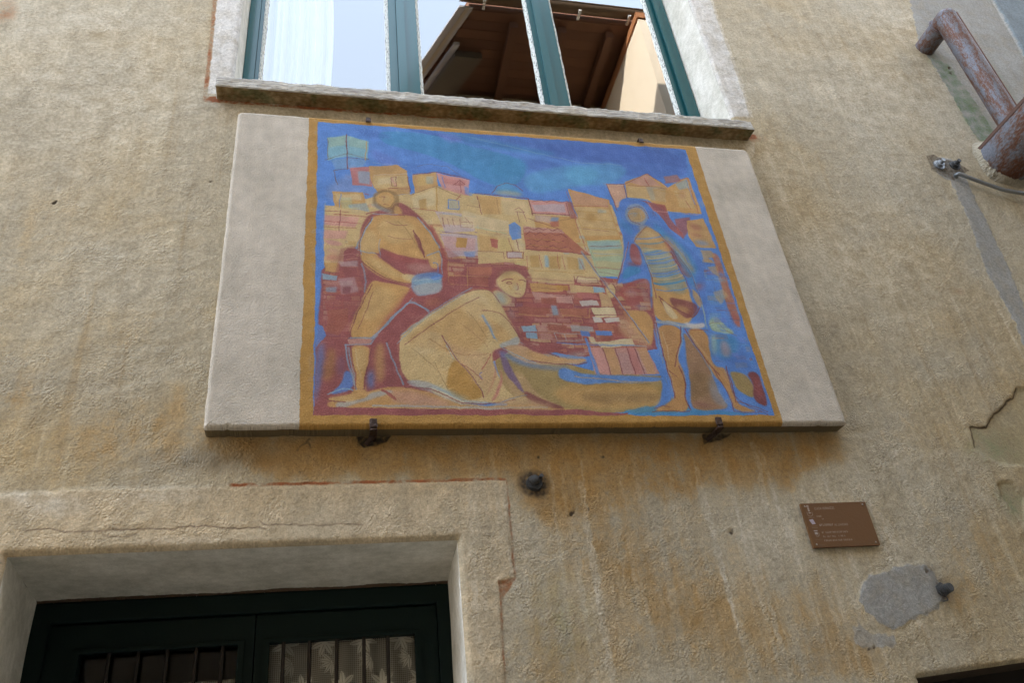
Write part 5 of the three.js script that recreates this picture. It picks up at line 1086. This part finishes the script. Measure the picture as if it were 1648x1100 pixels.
  const panel = part('mural_panel', g, [std(0xffffff, 0.93, { map, bumpMap: bump, bumpScale: 0.0032 }), std(new THREE.Color().setRGB(0.16, 0.12, 0.06), 0.95, { bumpMap: stuccoBump, bumpScale: 0.006 })], scene);
  tag(panel, 'large plaster panel painted with three figures before a hill town, gold border, bare grey ends', 'mural');
}
// ---- iron cramps that hold the panel
{
  const rusty = std(new THREE.Color().setRGB(0.05, 0.028, 0.02), 0.55, { metalness: 0.5, bumpMap: fineBump, bumpScale: 0.003 });
  const foot = (x, lab, tilt) => {
    const t = thing('iron_cramp', lab, 'iron bracket', [x, PY0 - 0.002, 0], 'iron cramps gripping the panel');
    part('arm', wornBox(-0.013, 0.013, -0.016, -0.006, -0.03, PZ + 0.012, 4, 3, 12, 0.002, 40, 300, 0.003).rotateY(0).translate(0, 0, 0), rusty, t);
    part('lip', wornBox(-0.013, 0.013, -0.0055, 0.03, PZ + 0.003, PZ + 0.012, 4, 10, 3, 0.002, 40, 301, 0.003), rusty, t);
    part('wall_spike', cyl(0.009, [tilt, -0.03, 0.002], [0.002, -0.012, 0.03], 8), rusty, t);
  };
  foot(0.136, 'rusty iron cramp under the gold lower border by the barefoot man, over a chipped hole', -0.02);
  foot(1.391, 'rusty iron cramp under the gold lower border below the striding soldier', -0.03);
  const head = (x, lab) => { const t = thing('iron_cramp', lab, 'iron bracket', [x, PY1 + 0.002, 0], 'iron cramps gripping the panel'); part('arm', wornBox(-0.011, 0.011, 0.002, 0.011, -0.03, PZ + 0.008, 4, 3, 10, 0.002, 40, 302, 0.003), rusty, t); part('lip', wornBox(-0.011, 0.011, -0.020, 0.0015, PZ + 0.003, PZ + 0.010, 4, 8, 3, 0.002, 40, 303, 0.003), rusty, t); };
  head(0.133, 'small dark iron cramp on the top edge above the painted flag tower');
  head(1.382, 'small dark iron cramp on the top edge above the painted soldier');
}

// ================================================================ PLAQUE
{
  const x0 = 1.657, x1 = 1.922, y0 = 2.3715, y1 = 2.5365, w = x1 - x0, h = y1 - y0;
  const c = makeCanvas(1024, Math.round(1024 * h / w)), x = c.getContext('2d'), K = c.height / 638;
  x.fillStyle = '#6a4826'; x.fillRect(0, 0, c.width, c.height);
  for (let k = 0; k < 2600; k++) { x.fillStyle = rnd() > 0.5 ? 'rgba(120,92,62,0.10)' : 'rgba(40,26,14,0.10)'; x.fillRect(rnd() * 1024, rnd() * 640, 2 + rnd() * 16, 1 + rnd() * 3); }
  x.fillStyle = x.strokeStyle = '#a08f84'; x.textBaseline = 'top';
  const t = (s, px, py, sz, b = '') => { x.font = `${b} ${sz}px sans-serif`; x.fillText(s, px, py * K); };
  t('LUCA VERNIZZI', 190, 54, 46); 
  // lines too worn to read: rows of letter-sized dabs
  const dabs = (px, py, w2, sz) => { for (let q = 0; q < w2;) { const l = sz * (0.3 + rnd() * 0.3); if (rnd() > 0.13) { x.fillRect(px + q, py * K, l * 0.28, sz * 0.7 * K); x.fillRect(px + q, (py + (rnd() > 0.5 ? 0 : sz * 0.55)) * K, l * 0.85, sz * 0.14 * K); if (rnd() > 0.5) x.fillRect(px + q + l * 0.6, py * K, l * 0.26, sz * 0.7 * K); } q += l * 1.25; } };
  dabs(190, 184, 74, 28); dabs(260, 226, 18, 24); dabs(190, 306, 220, 40); t('AL LAVORO', 420, 300, 42); dabs(190, 416, 410, 32); dabs(190, 474, 340, 30); dabs(190, 530, 430, 32);
  x.lineWidth = 5;
  x.fillRect(78, 30 * K, 36, 26 * K); x.fillRect(84, 62 * K, 26, 60 * K); x.beginPath(); x.moveTo(60, 128 * K); x.lineTo(60, 170 * K); x.quadraticCurveTo(98, 210 * K, 136, 170 * K); x.lineTo(136, 128 * K); x.stroke(); x.fillRect(82, 134 * K, 34, 16 * K); x.fillStyle = '#7e6a58'; x.fillRect(52, 206 * K, 100, 6 * K);
  x.fillStyle = '#b0a4b0'; x.beginPath(); x.moveTo(56, 240 * K); x.lineTo(116, 232 * K); x.lineTo(140, 300 * K); x.lineTo(84, 308 * K); x.closePath(); x.fill();
  x.fillStyle = '#7e6a58'; x.fillRect(62, 330 * K, 90, 6 * K); x.fillRect(62, 352 * K, 90, 6 * K);
  x.fillStyle = x.strokeStyle = '#a3968e'; x.fillRect(76, 392 * K, 56, 14 * K); x.fillRect(80, 418 * K, 44, 34 * K); x.beginPath(); x.moveTo(84, 470 * K); x.quadraticCurveTo(140, 500 * K, 142, 424 * K); x.stroke();
  x.fillStyle = '#76604c'; x.fillRect(60, 520 * K, 108, 5 * K); x.fillRect(56, 600 * K, 120, 4 * K); dabs(950, 594, 40, 26);
  const map = canvasTex(c); map.repeat.set(1 / w, 1 / h); map.offset.set(0, 0);
  const pq = thing('plaque', 'brown plaque with pale lettering and three small emblems', 'plaque', [x0, y0, 0]);
  part('board', beam(0, w, 0, h, 0.004, 0.014, 0.0015), phys(0xffffff, 0.55, { map, bumpMap: fineBump, bumpScale: 0.0006 }), pq);
  const steel = std(new THREE.Color().setRGB(0.4, 0.36, 0.3), 0.35, { metalness: 0.8 });
  for (const [a, b] of [[0.014, 0.012], [w - 0.014, 0.012], [0.014, h - 0.012], [w - 0.014, h - 0.012]]) part('screw', new THREE.SphereGeometry(0.0032, 10, 6).scale(1, 1, 0.5).translate(a, b, 0.0145), steel, pq);
}

// ================================================================ BOLTS, HOOKS, ROD
const darkSteel = std(new THREE.Color().setRGB(0.07, 0.068, 0.065), 0.5, { metalness: 0.5, bumpMap: fineBump, bumpScale: 0.003 });
const greySteel = std(new THREE.Color().setRGB(0.30, 0.32, 0.34), 0.35, { metalness: 0.8, bumpMap: fineBump, bumpScale: 0.002 });
const hexnut = (r, h) => new THREE.CylinderGeometry(r, r, h, 6).rotateX(Math.PI / 2);
{
  const b = thing('wall_bolt', 'dark steel bolt set in a round blackened mortar spot above the door corner', 'bolt', [0.682, 2.642, 0]);
  part('washer', new THREE.CylinderGeometry(0.026, 0.03, 0.012, 20).rotateX(Math.PI / 2).translate(0, 0, 0.006), darkSteel, b);
  part('head', new THREE.SphereGeometry(0.020, 18, 12).scale(1, 0.9, 0.9).translate(-0.004, 0.004, 0.022), darkSteel, b);
  part('stud', cyl(0.007, [0.012, 0.008, 0.01], [0.020, 0.014, 0.04], 10), darkSteel, b);
  part('wire', tube([[-0.03, -0.012, 0.006], [-0.012, -0.02, 0.02], [0.006, -0.028, 0.012]], 0.0022, 6, 14), darkSteel, b);
}
{
  const b = thing('wall_bolt', 'ribbed dark anchor sticking out beside the grey cement patch under the plaque', 'bolt', [2.108, 2.202, 0]);
  for (let k = 0; k < 4; k++) part('rib', new THREE.CylinderGeometry(0.019 - k * 0.001, 0.019 - k * 0.001, 0.009, 18).rotateX(Math.PI / 2).translate(0, 0, 0.008 + k * 0.012), darkSteel, b);
  part('core', cyl(0.012, [0, 0, -0.01], [0, 0, 0.052], 14), darkSteel, b);
  part('wire', tube([[0.006, -0.018, 0.004], [0.004, -0.034, 0.012], [-0.014, -0.036, 0.006]], 0.0022, 6, 14), darkSteel, b);
  part('washer', hexnut(0.026, 0.006).translate(0.004, 0.004, 0.003), darkSteel, b);
}
{
  const mk = (x, y, lab, mat) => { const b = thing('wall_bolt', lab, 'bolt', [x, y, 0]); part('washer', new THREE.CylinderGeometry(0.030, 0.030, 0.005, 20).rotateX(Math.PI / 2).translate(0, 0, 0.006), mat, b); part('nut', hexnut(0.021, 0.016).translate(0, 0, 0.016), mat, b); part('stud', cyl(0.011, [0, 0, 0.005], [0, 0, 0.045], 12), mat, b); };
  mk(3.072, 4.365, 'bright zinc bolt in the dark cement spot at the top of the grey stripe', greySteel);
  mk(3.169, 4.369, 'dull dark bolt next to the bright zinc one, by the iron rod', darkSteel);
  const rod = thing('iron_rod', 'thin bent iron rod fixed to the wall under the wide rusty flue', 'rod', [3.136, 4.29, 0]);
  part('rod', tube([[0, 0, -0.02], [0.0, 0, 0.024], [0.05, -0.03, 0.03], [0.22, -0.10, 0.03], [0.40, -0.13, 0.035], [0.62, -0.14, 0.06]], 0.010, 10, 60), greySteel, rod);
}

// ================================================================ FLUE
{
  const rustMap = pixelTex(512, 512, (u, v, o) => {
    const n = noise(u * 6, v * 6, 401, 6) * 0.7 + noise(u * 18, v * 18, 402, 18) * 0.5 + noise(u * 60, v * 60, 403, 60) * 0.5 + noise(u * 128, v * 128, 405, 128) * 0.3, t = sstep(-0.3, 0.45, n), k = 1 + noise(u * 120, v * 120, 404, 120) * 0.25;
    o[0] = mix(112, 98, t) * k; o[1] = mix(116, 60, t) * k; o[2] = mix(126, 42, t) * k;
  });
  rustMap.repeat.set(1.3, 0.9);
  const zinc = std(0xffffff, 0.6, { map: rustMap, metalness: 0.35, bumpMap: fineBump, bumpScale: 0.002 });
  const ax = 3.43, az = 0.2, ty = 5.37, by = 4.42, r = 0.059;
  const f = thing('flue_pipe', 'rusty sheet metal flue coming out of the wall and dropping into a wider pipe', 'pipe', [0, 0, 0]);
  // stub from the wall with a mitred bend into the drop
  part('stub', cyl(r, [ax, ty, -0.05], [ax, ty, az + 0.01], 32), zinc, f);
  part('elbow', new THREE.SphereGeometry(r * 1.015, 32, 20).translate(ax, ty, az), zinc, f);
  part('drop_pipe', cyl(r, [ax, by, az], [ax, ty, az], 32), zinc, f);
  part('seam', cyl(0.0045, [ax + r * 0.55, by, az + r * 0.86], [ax + r * 0.55, ty, az + r * 0.86], 8), std(new THREE.Color().setRGB(0.16, 0.075, 0.05), 0.6, { metalness: 0.3 }), f);
  part('collar', new THREE.TorusGeometry(r + 0.004, 0.006, 10, 36).translate(ax, ty, az - r * 0.95), zinc, f);
  part('wide_pipe', new THREE.CylinderGeometry(0.15, 0.15, 1.3, 48, 1, true).rotateX(Math.PI / 2).translate(3.50, 4.42, 0.6), zinc, f);
  part('rim', new THREE.TorusGeometry(0.151, 0.006, 8, 48).translate(3.50, 4.42, 1.245), zinc, f);
  part('lap_strip', new THREE.BoxGeometry(0.012, 0.02, 1.24).translate(3.50 - 0.135, 4.42 + 0.068, 0.62), std(new THREE.Color().setRGB(0.10, 0.05, 0.035), 0.7), f);
  // crust of plaster where the wide pipe enters the wall
  part('plaster_collar', fromGrid(220, 8, (u, v) => { const a = u * Math.PI * 2, w = 0.155 + v * (0.045 + 0.06 * noise(u * 9, 1, 411, 9)), n = 0.014 * fbm(Math.cos(a) * 7 + v * 3, Math.sin(a) * 7 + v * 5, 3, 412); return [3.50 + Math.cos(a) * (w - 0.006), 4.42 + Math.sin(a) * (w - 0.006), 0.034 * (1 - v) * (1 - v) - 0.006 * v + n * (1 - v) * (u > 0 && u < 1 ? 1 : 1), Math.cos(a) * w, Math.sin(a) * w]; }), std(new THREE.Color().setRGB(0.36, 0.32, 0.24), 0.95, { bumpMap: stuccoBump, bumpScale: 0.012 }), f);
}

// ================================================================ THE HOUSE ACROSS THE LANE (seen mirrored in the window)
{
  const opp = thing('neighbour_house', 'house across the lane mirrored in the window, wooden eaves and gutter', 'house', [0, 0, 0]);
  const wood = std(new THREE.Color().setRGB(0.10, 0.042, 0.020), 0.8, { bumpMap: fineBump, bumpScale: 0.003 });
  const wood2 = std(new THREE.Color().setRGB(0.13, 0.055, 0.026), 0.8, { bumpMap: fineBump, bumpScale: 0.003 });
  const cream = std(new THREE.Color().setRGB(0.45, 0.37, 0.26), 0.9), grey = std(new THREE.Color().setRGB(0.42, 0.42, 0.44), 0.5), stone = std(new THREE.Color().setRGB(0.10, 0.085, 0.065), 0.95, { bumpMap: stuccoBump, bumpScale: 0.01 });
  const copper = std(new THREE.Color().setRGB(0.12, 0.075, 0.04), 0.5, { metalness: 0.3 });
  const Ye = 10.2, zf = 2.86, zw = 4.15, xl = 1.44, xr = 4.05, sl = -0.44;      // eaves height, eaves line, wall line, ends; sl: the left flank runs askew
  const flank = z => xl + (z - zf) * sl;
  // walls
  const wl = new THREE.Shape(); wl.moveTo(flank(zw) + 0.62, -zw); wl.lineTo(9.5, -zw); wl.lineTo(9.5, -10); wl.lineTo(flank(10) + 0.62, -10); wl.closePath();
  part('wall', new THREE.ExtrudeGeometry(wl, { depth: Ye - 0.03, bevelEnabled: false }).rotateX(-Math.PI / 2), cream, opp);
  // soffit planks, each its own board
  for (let k = 0; k < 10; k++) { const z0 = zf + 0.03 + k * 0.135; part('soffit_plank', beam(flank(z0) + 0.13, xr, Ye, Ye + 0.025, z0, z0 + 0.131, 0.003), k % 2 ? wood : wood2, opp); }
  for (let k = 0; k < 4; k++) { const x = xl + 0.62 + k * 0.62; part('rafter', beam(x, x + 0.10, Ye - 0.13, Ye - 0.001, zf + 0.12, zw + 0.02, 0.006), wood, opp); }
  // roof over it
  const rf = new THREE.Shape(); rf.moveTo(xl + 0.11, -zf - 0.02); rf.lineTo(9.6, -zf - 0.02); rf.lineTo(9.6, -10); rf.lineTo(flank(10) + 0.1, -10); rf.closePath();
  part('roof', new THREE.ExtrudeGeometry(rf, { depth: 0.16, bevelEnabled: false }).rotateX(-Math.PI / 2).translate(0, Ye + 0.03, 0), std(new THREE.Color().setRGB(0.25, 0.12, 0.07), 0.9), opp);
  // gutter with brackets
  const gut = part('gutter', fromGrid(1, 16, (u, v) => { const a = Math.PI * v; return [mix(xl - 0.02, xr + 0.05, u), Ye + 0.12 - Math.sin(a) * 0.075, zf - 0.075 - Math.cos(a) * 0.075]; }), copper, opp);
  part('gutter_bead', cyl(0.012, [xl - 0.02, Ye + 0.12, zf - 0.15], [xr + 0.05, Ye + 0.12, zf - 0.15], 10), copper, gut);
  for (const x of [1.7, 2.9, 3.55]) part('gutter_bracket', beam(x, x + 0.035, Ye + 0.02, Ye + 0.045, zf - 0.11, zf + 0.05, 0.004), std(0xd8d8d4, 0.5), gut);
  // metal verge, board and stone ledge along the askew flank
  const along = (o0, o1, y0, y1, mat, name, zA = zf, zB = 9) => { const s = new THREE.Shape(); s.moveTo(flank(zA) + o0, -zA); s.lineTo(flank(zA) + o1, -zA); s.lineTo(flank(zB) + o1, -zB); s.lineTo(flank(zB) + o0, -zB); s.closePath(); part(name, new THREE.ExtrudeGeometry(s, { depth: y1 - y0, bevelEnabled: false }).rotateX(-Math.PI / 2).translate(0, y0, 0), mat, opp); };
  along(-0.02, 0.06, Ye + 0.0, Ye + 0.028, grey, 'verge_flashing'); along(0.062, 0.10, Ye - 0.015, Ye + 0.028, cream, 'verge_board'); along(0.102, 0.15, Ye - 0.004, Ye + 0.02, grey, 'verge_flashing');
  along(0.20, 0.27, Ye - 0.06, Ye - 0.002, grey, 'verge_board', zf + 0.5); along(0.272, 0.62, Ye - 0.13, Ye - 0.002, stone, 'stone_ledge', zf + 0.62);
}
{
  const t = thing('added_lane_house', 'unseen plain house across the lane, added to shade the lower wall', 'house', [0, 0, 0]);  // added out of view to block low sky and darken the lower wall
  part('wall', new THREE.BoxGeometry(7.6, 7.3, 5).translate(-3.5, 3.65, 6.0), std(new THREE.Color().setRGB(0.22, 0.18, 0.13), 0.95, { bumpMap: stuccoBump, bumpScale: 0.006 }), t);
  part('roof', new THREE.BoxGeometry(8, 0.2, 5.6).translate(-3.5, 7.4, 5.95), std(new THREE.Color().setRGB(0.2, 0.1, 0.06), 0.9), t);
}
{
  const t = thing('added_end_house', 'unseen tall house added beyond the flue to cut light from that end', 'house', [0, 0, 0]);  // added out of view so the shade right of the panel deepens
  part('wall', new THREE.BoxGeometry(3, 8.4, 3.7).translate(11, 4.2, 2.1), std(new THREE.Color().setRGB(0.25, 0.2, 0.14), 0.95), t);
  part('roof', new THREE.BoxGeometry(3.4, 0.2, 4).translate(11, 8.5, 2.1), std(new THREE.Color().setRGB(0.2, 0.1, 0.06), 0.9), t);
}
{
  const t = thing('sunlit_bay', 'sunlit cream bay mirrored at the edge of the window', 'bay', [0, 0, 0]);
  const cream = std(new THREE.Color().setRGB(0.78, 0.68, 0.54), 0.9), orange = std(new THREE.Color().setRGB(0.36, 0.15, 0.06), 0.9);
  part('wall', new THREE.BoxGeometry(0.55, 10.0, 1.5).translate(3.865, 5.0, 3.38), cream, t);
  part('cap', new THREE.BoxGeometry(0.59, 0.1, 1.54).translate(3.865, 10.06, 3.38), orange, t);
}
renderer.render(scene, camera);
